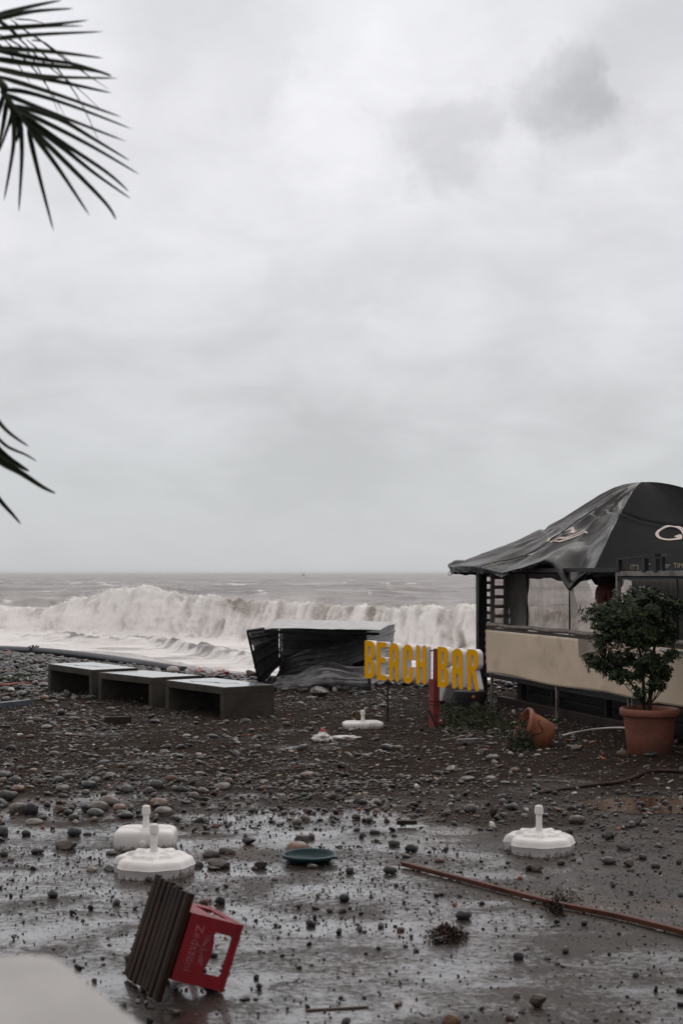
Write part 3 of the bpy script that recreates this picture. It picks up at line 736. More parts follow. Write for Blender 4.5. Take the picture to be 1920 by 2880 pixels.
# eave height along the perimeter: s in 0..4 (0 = far left corner, 1 = nearest corner, 2 = right ...)
def s_of_px(px, z=1.85):
    k = (px - 960) / (FPX / math.cos(PITCH)); D = C1 - C0
    return (k * C0.y - C0.x) / (D.x - k * D.y)
ES = [0]; EZ = [1.90]
for px, py in ((1300, 1592), (1345, 1592), (1420, 1612), (1480, 1596), (1540, 1574), (1562, 1582), (1590, 1622), (1606, 1641), (1625, 1626), (1655, 1606)):
    s_ = s_of_px(px); y_ = (C0 + (C1 - C0) * s_).y; ES.append(s_); EZ.append(at(px, py, y_).z)
ES += [1.0, 1.3, 1.7, 2.0, 2.5, 3.0, 3.5, 4.0]; EZ += [1.86, 1.80, 1.82, 1.84, 1.84, 1.86, 1.80, 1.90]
ES = np.array(ES); EZ = np.array(EZ)
def canopy(s, r):
    """s,r arrays -> xyz"""
    s = np.asarray(s, float) % 4.0; r = np.asarray(r, float)
    i = np.minimum(s.astype(int), 3); f = s - i
    cx = np.array([c.x for c in CC] + [CC[0].x]); cy = np.array([c.y for c in CC] + [CC[0].y])
    ex = cx[i] + (cx[i + 1] - cx[i]) * f; ey = cy[i] + (cy[i + 1] - cy[i]) * f
    fac0 = sstep(-.02, .15, s) * (s < 1.0) * sstep(1.02, .9, s)      # the wind-blown face
    ez = np.interp(s, ES, EZ)
    out = .10 * fac0 * sstep(.85, 1.0, r)
    x = CP.x + (ex - CP.x) * (r + out * .3); y = CP.y + (ey - CP.y) * (r + out * .3)
    e = .035; g = (math.sqrt(1 + e) - np.sqrt(r * r + e)) / (math.sqrt(1 + e) - math.sqrt(e))
    ezr = 1.86 + (ez - 1.86) * sstep(.62, 1.0, r) ** 1.2
    z = ezr + (ZP - ezr) * g
    face_mid = np.sin(math.pi * f)
    z = z - .14 * face_mid * np.sin(math.pi * np.clip(r, 0, 1)) * (i != 0) - .03 * face_mid * np.sin(math.pi * np.clip(r, 0, 1)) * (i == 0)
    z = z + .055 * (1 - np.abs(2 * f - 1)) * 0
    # concave shoulder towards the corners
    cor = np.exp(-(np.minimum(f, 1 - f) / .10) ** 2)
    z = z + .03 * cor * np.sin(math.pi * r)
    # wrinkles: radial folds near the top left, gathered folds on the blown face
    wr = fbm(s * 6 + r * 2.5, r * 3.2, 0, 4, 81)
    z = z + wr * (.012 + .058 * (i == 0)) * np.sin(math.pi * np.clip(r, 0, 1)) ** .7
    fold = 1 - np.abs(np.sin(s * 17 + 2.2 * fbm(s * 3, r * 3, 0, 2, 83) + r * 5))
    z = z + .060 * fold ** 2 * (i == 0) * sstep(.10, .3, r) * sstep(.95, .55, r) * sstep(.25, .6, s)
    # stitched cross seam that has pulled into a tuck
    rs = .50 + .05 * (i == 0) * np.sin(s * 6)
    z = z - .030 * np.exp(-((r - rs) / .010) ** 2) + .012 * np.exp(-((r - rs - .03) / .02) ** 2)
    z = z + .006 * fbm(s * 18, r * 14, 0, 3, 85) * (.3 + .7 * (i == 0)) * sstep(0, .35, r)
    z = z - .05 * (i == 0) * np.exp(-((s - .86) / .05) ** 2) * sstep(.6, .95, r)
    dc = np.minimum(s, 4 - s); z = z - .15 * np.exp(-(dc / .30) ** 2) * np.sin(math.pi * np.clip((r - .15) / .85, 0, 1)) ** 1.2
    z = z + (i == 0) * sstep(.12, .3, s) * sstep(1.0, .85, s) * (.035 * np.sin(s * 23 + r * 9 + 3 * vnoise(s * 3, r * 2, 0, 5)) * sstep(.5, .9, r) * sstep(1.0, .85, r))
    return np.stack([x, y, z], -1)
can = thing('canopy_roof', 'torn black parasol cloth with cream lettering, draped as the roof of the beach bar', 'canopy', (CP.x, CP.y, 0))
def cpar(o): o.parent = can; o.matrix_parent_inverse = Matrix.Translation(can.location).inverted(); return o
ns = 480; nr = 110
ss_, rr_ = np.meshgrid(np.arange(ns) / ns * 4, np.linspace(0.0, 1, nr), indexing='ij')
Vc = canopy(ss_, rr_)
# hanging valance strip
hang = []
for j, d in enumerate((.02, .05, .08, .11)):
    e = canopy(ss_[:, -1], np.ones(ns)); s1 = ss_[:, -1]
    dz = np.where(s1 < 1.0, .35 + .55 * sstep(.5, .15, s1), 1.0)
    e2 = e.copy(); cen = np.array([CP.x, CP.y]); o_ = e[:, :2] - cen; o_ /= np.linalg.norm(o_, axis=1)[:, None]
    e2[:, 2] -= d * dz + .008 * fbm(s1 * 20, d * 20, 0, 2, 87) * (j + 1)
    e2[:, :2] += o_ * (.012 * fbm(s1 * 14, d * 9, 0, 3, 88))[:, None] * (j + 1) - o_ * d * .15
    hang.append(e2)
Vall = np.concatenate([Vc] + [h[:, None, :] for h in hang], 1); nrr = Vall.shape[1]
F = []
i_, j_ = np.meshgrid(np.arange(ns), np.arange(nrr - 1), indexing='ij'); a = i_ * nrr + j_; b = ((i_ + 1) % ns) * nrr + j_
F = np.stack([a, a + 1, b + 1, b], -1).reshape(-1, 4)
def cloth_mat():
    m = bpy.data.materials.new('wet_black_cloth'); m.use_nodes = True; t = m.node_tree; b = t.nodes['Principled BSDF']
    g = N(t, 'ShaderNodeNewGeometry'); pos = g.outputs['Position']
    n1 = noise(t, pos, 2.5, 5, .6)
    c = mixc(t, n1, (.007, .0075, .009), (.013, .014, .016))
    sp1 = rmp(t, noise(t, pos, 55, 3, .75), .62, .80, 0, .55)
    sp2 = rmp(t, noise(t, pos, 1.7, 4, .6), .42, .6, .25, 1)
    c = mixc(t, mth(t, 'MULTIPLY', sp1, sp2), c, (.13, .127, .122))
    t.links.new(c, b.inputs['Base Color'])
    t.links.new(rmp(t, noise(t, pos, 9, 4, .6), .3, .7, .24, .36), b.inputs['Roughness']); b.inputs['Specular IOR Level'].default_value = .42
    bp = N(t, 'ShaderNodeBump'); bp.inputs['Strength'].default_value = .14; bp.inputs['Distance'].default_value = .02
    t.links.new(noise(t, pos, 9, 4, .55, .4), bp.inputs['Height']); t.links.new(bp.outputs[0], b.inputs['Normal'])
    return m
M_CLOTH = cloth_mat()
def cloth_mat2():
    m = M_CLOTH.copy(); m.name = 'dull_black_cloth'; b = m.node_tree.nodes['Principled BSDF']
    for l in list(b.inputs['Roughness'].links): m.node_tree.links.remove(l)
    b.inputs['Roughness'].default_value = .7; b.inputs['Specular IOR Level'].default_value = .22; b.inputs['IOR'].default_value = 1.25; return m
me = mesh_np('cloth', Vall.reshape(-1, 3), F, [M_CLOTH]); o = cpar(obj('cloth', me)); me.materials.append(cloth_mat2()); me.polygons.foreach_set('material_index', ((np.repeat(np.arange(ns), nrr - 1) >= ns // 4)).astype(np.int32)); sm = o.modifiers.new('s', 'SOLIDIFY'); sm.thickness = .005; sm.offset = -1
# rolled pole end sticking out at the far corner, with its broken clips
mb = MB(); p0 = Vector(canopy(0.03, 1.0).tolist()); tip = at(1266, 1593, 20.75)
prof = []
for j in range(9):
    a = j / 8; p = at(1418 - (1418 - 1264) * a, 1600 - 14 * math.sin(a * 1.7) + 5 * a, 19.6 + 1.1 * a); prof.append((p, .055 + .030 * a - (.05 if j == 8 else 0)))
mb.tube([p for p, _ in prof], [r_ for _, r_ in prof], 12); o = cpar(mb.build('rolled_corner', M_CLOTH, smooth=True))
mb = MB(); q = at(1262, 1610, 20.7); mb.tube([q + Vector((.03, 0, .03)), q, q + Vector((-.015, 0, -.03)), q + Vector((.02, 0, -.045)), q + Vector((.035, 0, -.01))], .006, 6)
mb.tube([q + Vector((.03, 0, .02)), q + Vector((.14, 0, .005)), q + Vector((.16, 0, .04))], .009, 6); cpar(mb.build('clip', M_BLK, smooth=True))
# centre pole and two ribs
mb = MB(); mb.tube([(CP.x, CP.y, .4), (CP.x, CP.y, ZP - .05)], .035, 10); cpar(mb.build('pole', M_GRY, smooth=True))
for k_, c_ in enumerate(CC):
    mb = MB(); e = Vector((c_.x, c_.y, 1.80)); mb.bar(Vector((CP.x, CP.y, ZP - .14)), Vector((CP.x, CP.y, 1.74)) * .04 + e * .96, .03, .02); cpar(mb.build('rib', M_BLK))
# rope stitched over the cloth, running from a fold to the eave and hanging down
def on_cloth(s, r, lift=.008):
    p = canopy(np.array([s]), np.array([r]))[0]; return Vector(p.tolist()) + Vector((-.02, -.06, 1)).normalized() * lift
pts = []
for (s_, r_) in ((.62, .44), (.56, .52), (.50, .62), (.46, .72), (.43, .78), (.36, .86), (.31, .93), (.285, 1.0)): pts.append(on_cloth(s_, r_, .02))
pts = smooth_path(pts, 6)
e = pts[-1]; gx_, gy_ = e.x - .02, e.y - .02
pts += [Vector((gx_ + .01 * math.sin(k_), gy_, e.z - (e.z - Hs(gx_, gy_)) * (k_ / 12))) for k_ in range(1, 13)]
cable('rope', pts, .0065, mat('dark_rope', (.02, .018, .017), .8, .3), 'thin dark rope slung over the canopy and hanging down the cream panel', 'rope')
# --- logos and lettering lying on the cloth
M_LOGO = mat('cream_print', (.62, .52, .47), .6, .1, 8)
def decal(name, loops, s0, r0, ds, dr, parent=can, lift=.007, m=None, sk=0.0):
    """loops in (0..1) x (0..1); x runs along s, y towards the peak"""
    V = []; F = []
    for L in loops:
        pass
    pts = [p for L in loops for p in L]
    tris = tessellate_polygon([[Vector((p[0], p[1], 0)) for p in L] for L in loops])
    me = bpy.data.meshes.new(name)
    me.from_pydata([(p[0], p[1], 0) for p in pts], [], [tuple(t) for t in tris])
    bm = bmesh.new(); bm.from_mesh(me)
    for _ in range(3):
        es = [e_ for e_ in bm.edges if e_.calc_length() > .05]
        if not es: break
        bmesh.ops.subdivide_edges(bm, edges=es, cuts=1); bmesh.ops.triangulate(bm, faces=bm.faces)
    XY = np.array([(v_.co.x, v_.co.y) for v_ in bm.verts]); A_ = s0 + ds * (XY[:, 0] + sk * XY[:, 1]); B_ = r0 - dr * XY[:, 1]
    p = canopy(A_, B_); nrm = np.cross(canopy(A_ + .01, B_) - p, canopy(A_, B_ - .01) - p); nrm /= np.linalg.norm(nrm, axis=1)[:, None] + 1e-9
    nrm *= np.sign(nrm[:, 2:3]); p = p + nrm * lift
    for v_, q_ in zip(bm.verts, p): v_.co = Vector(q_.tolist())
    bm.to_mesh(me); bm.free()
    for f in me.polygons: f.use_smooth = True
    me.materials.append(m or M_LOGO); o = obj(name, me)
    cpar(o); return o
def swirl(X, Y):
    # a rounded letter with a curling inner tail: thick ring open at the lower right, ending in a drop
    d = np.abs(np.hypot((X - .5) / 1.25, Y - .5) - .36) - (.040 + .040 * np.clip(X - .35, 0, 1))
    gap = rbox(X, Y, .78, 1.6, -.1, .40, .03)
    d = np.maximum(d, -gap)
    tail = np.minimum(seg(X, Y, .72, .20, .76, .32, .085), seg(X, Y, .62, .30, .78, .36, .04))
    return np.minimum(d, tail)
Lp = contour(swirl, -.2, 1.3, -.1, 1.1, .02)
def at_cloth(px, py, face):
    """find (s,r) on a canopy face seen at a pixel"""
    best = None
    S_, R_ = np.meshgrid(np.linspace(face + .01, face + .99, 160), np.linspace(.05, 1, 120), indexing='ij')
    P = canopy(S_, R_); dx = P[..., 0]; dy = P[..., 1]; dz = P[..., 2] - EYE
    u = math.cos(PITCH) * dy + math.sin(PITCH) * dz; vv = -math.sin(PITCH) * dy + math.cos(PITCH) * dz
    PX = 960 + FPX * dx / u; PY = 1440 - FPX * vv / u
    k_ = np.argmin((PX - px) ** 2 + (PY - py) ** 2); return float(S_.ravel()[k_]), float(R_.ravel()[k_])
def decal_px(name, loops, face, bl, br, tl, m=None, lift=.007):
    """affine map from (0..1)^2 to the face given three photo corners: bottom-left, bottom-right, top-left"""
    a = at_cloth(*bl, face); b = at_cloth(*br, face); c = at_cloth(*tl, face)
    pts = [[(a[0] + (b[0] - a[0]) * x + (c[0] - a[0]) * y, a[1] + (b[1] - a[1]) * x + (c[1] - a[1]) * y) for x, y in L] for L in loops]
    s0, r0 = a; 
    P2 = [[((s - s0), -(r - r0)) for s, r in L] for L in pts]
    # keep sensible edge lengths for the subdivision
    k_ = 4.0
    P2 = [[(x * k_, y * k_) for x, y in L] for L in P2]
    return decal(name, P2, s0, r0, 1 / k_, 1 / k_, m=m, lift=lift)
decal_px('round_logo', Lp, 1, (1836, 1527), (1936, 1522), (1842, 1474))
decal_px('round_logo', Lp, 0, (1522, 1536), (1600, 1512), (1560, 1500))
def scrawl(X, Y):
    d = seg(X, Y, .0, .02, .55, .20, .035); d = np.minimum(d, seg(X, Y, .55, .20, .98, .80, .035)); d = np.minimum(d, seg(X, Y, .30, .22, .62, .48, .05))
    d = np.minimum(d, seg(X, Y, .62, .48, .92, .95, .03)); d = np.minimum(d, seg(X, Y, .42, .18, .50, .34, .03)); d = np.minimum(d, seg(X, Y, .6, .30, .85, .62, .03)); d = np.minimum(d, seg(X, Y, .12, .10, .40, .36, .03))
    return d
decal_px('script_logo', contour(scrawl, -.1, 1.1, -.1, 1.1, .02), 0, (1478, 1562), (1640, 1530), (1510, 1528))
# printed words on the valance: block capitals converted from the built-in font
def text_loops(txt, shear=0.0, size=1.0):
    cu = bpy.data.curves.new('tmp_text', 'FONT'); cu.body = txt; cu.size = size; cu.shear = shear; cu.resolution_u = 3
    o_ = bpy.data.objects.new('tmp_text', cu); COL.objects.link(o_)
    dg = bpy.context.evaluated_depsgraph_get(); me_ = bpy.data.meshes.new_from_object(o_.evaluated_get(dg))
    bpy.data.objects.remove(o_); bpy.data.curves.remove(cu); return me_
def place_text(name, txt, org, xdir, ydir, size, m, parent=None, shear=0.0, center=False, bold=0.0):
    me_ = text_loops(txt, shear); me_.name = name
    xs_ = [v_.co.x for v_ in me_.vertices]; w_ = max(xs_) - min(xs_); x0 = min(xs_)
    X_ = Vector(xdir).normalized(); Y_ = Vector(ydir).normalized(); O_ = Vector(org)
    for v_ in me_.vertices:
        v_.co = O_ + X_ * ((v_.co.x - x0 - (w_ / 2 if center else 0)) * size) + Y_ * (v_.co.y * size)
    me_.materials.clear(); me_.materials.append(m); o_ = obj(name, me_)
    return o_
M_PRINT = mat('faded_print', (.50, .43, .30), .6, .1, 8)
# left valance: "IT'S BETTER TIME." mostly folded away, only TIME. reads
a = at(1376, 1583, 19.35); b = at(1408, 1592, 19.12)
o = place_text('valance_lettering', 'TIME.', a + Vector((0, -.05, -.055)), b - a, (0.05, 0, 1), .085, M_PRINT); cpar(o)
a = at(1765, 1603, 16.2); b = at(1925, 1599, 16.6)
CV = canopy(np.array([1.05]), np.array([1.0]))[0]
def val_pt(px):      # point just in front of the right-hand valance at a photo column
    k = (px - 960) / (FPX / math.cos(PITCH)); D = C2 - C1; s_ = (k * C1.y - C1.x) / (D.x - k * D.y); return C1 + D * s_
for txt, p0, p1, yy_, sz_, sh in (("IT'S", 1767, 1792, 1604, .085, 0), ("C", 1808, 1822, 1603, .10, .4), ("er", 1860, 1876, 1600, .10, .5), ("TIME.", 1888, 1925, 1599, .085, 0)):
    A_ = val_pt(p0); B_ = val_pt(p1); z_ = at(p0, yy_ - 2, A_.y).z; nn_ = Vector((C2.y - C1.y, -(C2.x - C1.x), 0)).normalized()
    if nn_.y > 0: nn_ = -nn_
    o = place_text('valance_lettering', txt, Vector((A_.x, A_.y, z_)) + nn_ * .035, (C2 - C1), (0, 0, 1), sz_, M_PRINT if sh == 0 else M_LOGO, shear=sh); cpar(o)
# ------------------------------------------------------------------ black frames lying on the top rail
t0 = ft(1747); t1 = ft(1862)
fr = thing('steel_rack', 'empty black rectangular steel rack perched on the top rail below the canopy', 'rack', tuple(fp(t0, 0)))
def fpar(o, par): o.parent = par; o.matrix_parent_inverse = Matrix.Translation(par.location).inverted(); return o
zb_ = 1.835
mb = MB()
z1 = zb_ + .14; z2 = zb_ + .155
ta, tb, tc_, td = ft(1751), ft(1824), ft(1841), ft(1856)
mb.bar(fp(ta - .02, z1 - .01, -.05), fp(td + .02, z2 + .005, -.05), .05, .032)
for t_, w_ in ((ta, .065), (tb, .075), (td, .065)): mb.bar(fp(t_, zb_ - .02, -.05), fp(t_, z1 - .015, -.05), w_, .05, up=FN)
fpar(mb.build('front_bars', M_BLK), fr)
mb = MB(); mb.bar(fp(tc_ - .05, z2 + .006, .15), fp(td + .02, z2 + .006, -.02), .03, .03); mb.bar(fp(tc_, zb_ - .02, .1), fp(tc_, z2, .1), .03, .03, up=FN); fpar(mb.build('rear_brace', M_BLK), fr)
# ------------------------------------------------------------------ person in a hooded coat inside the hut
M_COAT = mat('dark_red_raincoat', (.085, .013, .011), .55, .2, 6, .2, 20)
def skin_body(name, nodes, edges, m, parent=None, sub=2):
    me_ = bpy.data.meshes.new(name); me_.from_pydata([n_[0] for n_ in nodes], edges, []); me_.update()
    o_ = obj(name, me_, parent); sk = o_.modifiers.new('skin', 'SKIN'); sk.use_smooth_shade = True
    if not me_.skin_vertices: me_.skin_vertices.new()
    for i_, n_ in enumerate(nodes):
        sv = me_.skin_vertices[0].data[i_]; r_ = n_[1]; sv.radius = (r_, r_) if isinstance(r_, (int, float)) else r_
        sv.use_root = (i_ == 0)
    ss = o_.modifiers.new('sub', 'SUBSURF'); ss.levels = sub; ss.render_levels = sub
    me_.materials.append(m)
    return o_
pp = at(1706, 1600, 17.9); PB = thing('person', 'person in a dark red hooded raincoat standing behind the torn window', 'person', (pp.x, 17.9, .41), R(12))
Sc = 1.0
nodes = [((0, 0, .78), (.15, .12)), ((0, 0, 1.0), (.155, .12)), ((0, .01, 1.16), (.165, .12)), ((-.01, 0, 1.27), (.085, .08)), ((-.02, 0, 1.31), (.06, .06)),
         ((.0, -.17, 1.19), .075), ((-.02, -.21, .98), .065), ((-.10, -.20, .76), .055), ((.0, .17, 1.19), .075), ((-.02, .21, .98), .065), ((-.10, .20, .76), .055),
         ((0, -.09, .68), .10), ((.0, -.09, .36), .07), ((0, -.09, .06), .05), ((-.10, -.09, .04), .045), ((0, .09, .68), .10), ((.0, .09, .36), .07), ((0, .09, .06), .05), ((-.10, .09, .04), .045)]
edges = [(0, 1), (1, 2), (2, 3), (3, 4), (2, 5), (5, 6), (6, 7), (2, 8), (8, 9), (9, 10), (0, 11), (11, 12), (12, 13), (13, 14), (0, 15), (15, 16), (16, 17), (17, 18)]
skin_body('coat', nodes, edges, M_COAT, PB)
# head: face inside a deep hood
M_SKIN = mat('shaded_skin', (.30, .19, .15), .6, .1)
mb = MB(); prof = [(.004, -.115), (.045, -.10), (.066, -.06), (.076, 0), (.072, .05), (.05, .095), (.004, .115)]
mb.lathe(prof, 16, Matrix.Translation((-.055, 0, 1.385))); mb.box((-.128, 0, 1.375), (.03, .022, .04)); mb.box((-.122, -.028, 1.395), (.012, .02, .01), m=1); mb.box((-.122, .028, 1.395), (.012, .02, .01), m=1); mb.box((-.118, 0, 1.335), (.012, .04, .008), m=1)
hd = mb.build('head', [M_SKIN, M_BLK], PB, smooth=True)
# hood: big stiff shell open to the left
n_, m_ = 28, 20; V = []
for i in range(n_):
    for j in range(m_):
        th = 2 * math.pi * i / n_; a = j / (m_ - 1)
        x_ = -.19 + .38 * math.sin(a * math.pi / 2) ** .8; r_ = (.145 + .02 * math.sin(a * 3)) * math.sqrt(max(0, 1 - (max(0, a - .35) / .65) ** 2.4)) + .001
        zc = 1.40 - .05 * a
        zz2 = math.cos(th); V.append((x_ + (.06 * (zz2 > 0) * -zz2 if a < .3 else 0) * 1 + (.05 * max(0, -zz2)) * (1 - a), r_ * math.sin(th) * .85, zc + r_ * zz2 * (.95 if zz2 > 0 else 1.0)))
F = [list(map(int, ((i) * m_ + j, ((i + 1) % n_) * m_ + j, ((i + 1) % n_) * m_ + j + 1, i * m_ + j + 1))) for i in range(n_) for j in range(m_ - 1)]
o = obj('hood', mesh_np('hood', np.array(V), F, [mat('dark_hood', (.022, .012, .011), .7, .2)]), PB); o.modifiers.new('s', 'SOLIDIFY').thickness = .01
# ------------------------------------------------------------------ BEACH BAR sign
M_YEL = mat('yellow_paint', (1.0, .475, .002), .6, .05, 5, spec=.1)
M_WHS = mat('white_plastic_side', (.80, .79, .82), .35, .06, 3)
M_RED = mat('red_painted_steel', (.27, .045, .042), .5, .25, 5, .1, dirt=(.12, .03, .025), dscale=5, damt=.6)
SA = Vector((.288, 17.7, 0)); SD = Vector((1.251, -1.5, 0)).normalized(); SN = Vector((-SD.y, SD.x, 0))   # along the sign, away from the viewer
if SN.y < 0: SN = -SN
def st(px):
    k = (px - 960) / (FPX / math.cos(PITCH)); k *= 1.0
    return (k * SA.y - SA.x) / (SD.x - k * SD.y)
def letter_sdf(ch, W, Hh):
    a = W * .19                                  # half stroke
    def f(X, Y):
        if ch in 'BR':
            r = W * .42
            d = rbox(X, Y, 0, W, Hh * .50, Hh, r); d = np.minimum(d, rbox(X, Y, 0, W * .5, Hh * .5, Hh, .006))
            if ch == 'B':
                d = np.minimum(d, rbox(X, Y, 0, W, 0, Hh * .52, r)); d = np.minimum(d, rbox(X, Y, 0, W * .5, 0, Hh * .52, .012))
                d = np.maximum(d, -rbox(X, Y, W * .40, W * .60, Hh * .14, Hh * .43, W * .09))
            else:
                d = np.maximum(d, -rbox(X, Y, -1, 2, -1, Hh * .44, .001)) if False else d
                d = np.minimum(d, seg(X, Y, a * .95, a * .9, a * .95, Hh * .6, a * .95)); d = np.minimum(d, seg(X, Y, W * .50, Hh * .52, W * .86, a * .85, a * .85))
            d = np.maximum(d, -rbox(X, Y, W * .40, W * .60, Hh * .59, Hh * .86, W * .09))
        elif ch == 'E':
            d = rbox(X, Y, 0, W * .40, 0, Hh, .010)
            for y0, y1 in ((0, .145), (.455, .60), (.855, 1)): d = np.minimum(d, rbox(X, Y, 0, W * (.96 if y0 != .455 else .86), Hh * y0, Hh * y1, .022))
        elif ch == 'A':
            d = rbox(X, Y, 0, W, Hh * .3, Hh, W * .46); d = np.minimum(d, rbox(X, Y, 0, W, Hh * .3, Hh * .6, .004))
            d = np.minimum(d, seg(X, Y, a, a, a, Hh * .5, a)); d = np.minimum(d, seg(X, Y, W - a, a, W - a, Hh * .5, a))
            d = np.maximum(d, -rbox(X, Y, W * .40, W * .60, -.1, Hh * .38, W * .08)); d = np.maximum(d, -rbox(X, Y, W * .41, W * .59, Hh * .53, Hh * .83, W * .085))
        elif ch == 'C':
            d = rbox(X, Y, 0, W, 0, Hh, W * .46)
            d = np.maximum(d, -rbox(X, Y, W * .40, W * .60, Hh * .15, Hh * .85, W * .09)); d = np.maximum(d, -rbox(X, Y, W * .50, W * 1.3, Hh * .43, Hh * .60, .004))
        else:  # H
            d = seg(X, Y, a, a, a, Hh - a, a); d = np.minimum(d, seg(X, Y, W - a, a, W - a, Hh - a, a)); d = np.minimum(d, rbox(X, Y, W * .2, W * .8, Hh * .44, Hh * .58, .004))
        return d
    return f
LET = [('B', 1025.5, 1053.5, 1801.5, 1907), ('E', 1059, 1087.5, 1805, 1912.5), ('A', 1094, 1121.5, 1808, 1916), ('C', 1132.6, 1160, 1812, 1921), ('H', 1169, 1198.5, 1813.5, 1924), ('B', 1229.6, 1260, 1818.5, 1932.5), ('A', 1270, 1300.5, 1823, 1937), ('R', 1312.5, 1344, 1825.5, 1942)]
sign = thing('beach_bar_sign', 'yellow and white BEACH BAR letter sign on a red post', 'sign', (1.02, 16.85, 0))
def spar(o): o.parent = sign; o.matrix_parent_inverse = Matrix.Translation(sign.location).inverted(); return o
DEP = .075
for ch, x0, x1, yt, yb in LET:
    t0, t1 = st(x0), st(x1); ya = (SA + SD * t0).y; yb_ = (SA + SD * t1).y
    zt_ = at(x0, yt, ya).z; zb_ = at(x0, yb, ya).z; W = t1 - t0; Hh = zt_ - zb_
    loops = contour(letter_sdf(ch, W, Hh), -.02, W + .02, -.02, Hh + .02, .0045)
    area = [sum(L[i - 1][0] * L[i][1] - L[i][0] * L[i - 1][1] for i in range(len(L))) for L in loops]
    loops = [L for _, L in sorted(zip([-abs(q) for q in area], loops), key=lambda q: q[0])]
    fn = lambda x, y, t, t0=t0, z=zb_: tuple(SA + SD * (t0 + x) + SN * (DEP * t) + Vector((0, 0, z + y)))
    mb = prism(loops, fn, 0, 0); o = spar(mb.build('letter', [M_WHS])); fix_normals(o); autosmooth(o, 40); o['label'] = 'letter %s with white sides' % ch
    # yellow face plate lying on the front
    loops2 = contour(lambda X, Y, g=letter_sdf(ch, W, Hh): g(X, Y) + .0015, -.02, W + .02, -.02, Hh + .02, .0045)
    area = [sum(L[i - 1][0] * L[i][1] - L[i][0] * L[i - 1][1] for i in range(len(L))) for L in loops2]
    loops2 = [L for _, L in sorted(zip([-abs(q) for q in area], loops2), key=lambda q: q[0])]
    fn2 = lambda x, y, t, t0=t0, z=zb_: tuple(SA + SD * (t0 + x) + SN * (-.006 + .004 * t) + Vector((0, 0, z + y)))
    f_ = prism(loops2, fn2, 0, 0).build('letter_face', [M_YEL]); fix_normals(f_); f_.parent = o
    if True: f_.matrix_parent_inverse = o.matrix_parent_inverse.copy() @ Matrix() if False else Matrix.Translation(sign.location).inverted() @ Matrix.Translation(sign.location)
def sp_(px, z, n=0.0): return SA + SD * st(px) + SN * n + Vector((0, 0, z))
tp = st(1209); foot = SA + SD * tp + SN * .05; gz = Hs(foot.x, foot.y)
zc = at(1209, 1905, foot.y).z
mb = MB(); mb.bar(Vector((foot.x - .0, foot.y, gz - .15)), Vector((foot.x + .01, foot.y, zc - .02)), .095, .085, up=SD); mb.bar(Vector((foot.x + .025, foot.y, zc - .02)), Vector((foot.x + .03, foot.y, at(1209, 1824, foot.y).z)), .05, .05, up=SD)
spar(mb.build('post', M_RED, bevel=.004))
mb = MB()
for z_ in (.30, .26, .14):
    mb.bar(foot + Vector((-.055, -.055, z_ + gz)), foot + Vector((.06, -.055, z_ - .008 + gz)), .008, .008)
mb.tube(smooth_path([foot + Vector((-.06, -.06, .20)), foot + Vector((.0, -.10, .08)), foot + Vector((.14, -.10, .02)), foot + Vector((.30, -.02, .03))]), .012, 6)
spar(mb.build('tied_cable', M_BLK))
mb = MB(); mb.bar(foot + Vector((.05, .02, gz)), foot + Vector((.12, .02, gz + .03)), .09, .10); spar(mb.build('base_plate', M_RED))
for z_ in (at(1209, 1829, foot.y).z, at(1209, 1915, foot.y).z):
    mb = MB(); mb.tube([sp_(1055, z_, DEP - .01), sp_(1330, z_ - .012, DEP - .01)], .009, 6); spar(mb.build('rail', M_BLK))
q = sp_(1077, 0, DEP); gq = Hs(q.x, q.y)
mb = MB(); mb.tube([q + Vector((-.008, 0, gq - .05)), q + Vector((.004, 0, at(1077, 1900, q.y).z))], .012, 6); mb.tube([q + Vector((.0, 0, .52)), q + Vector((.055, .0, .44))], .006, 5); spar(mb.build('thin_pole', M_BLK))
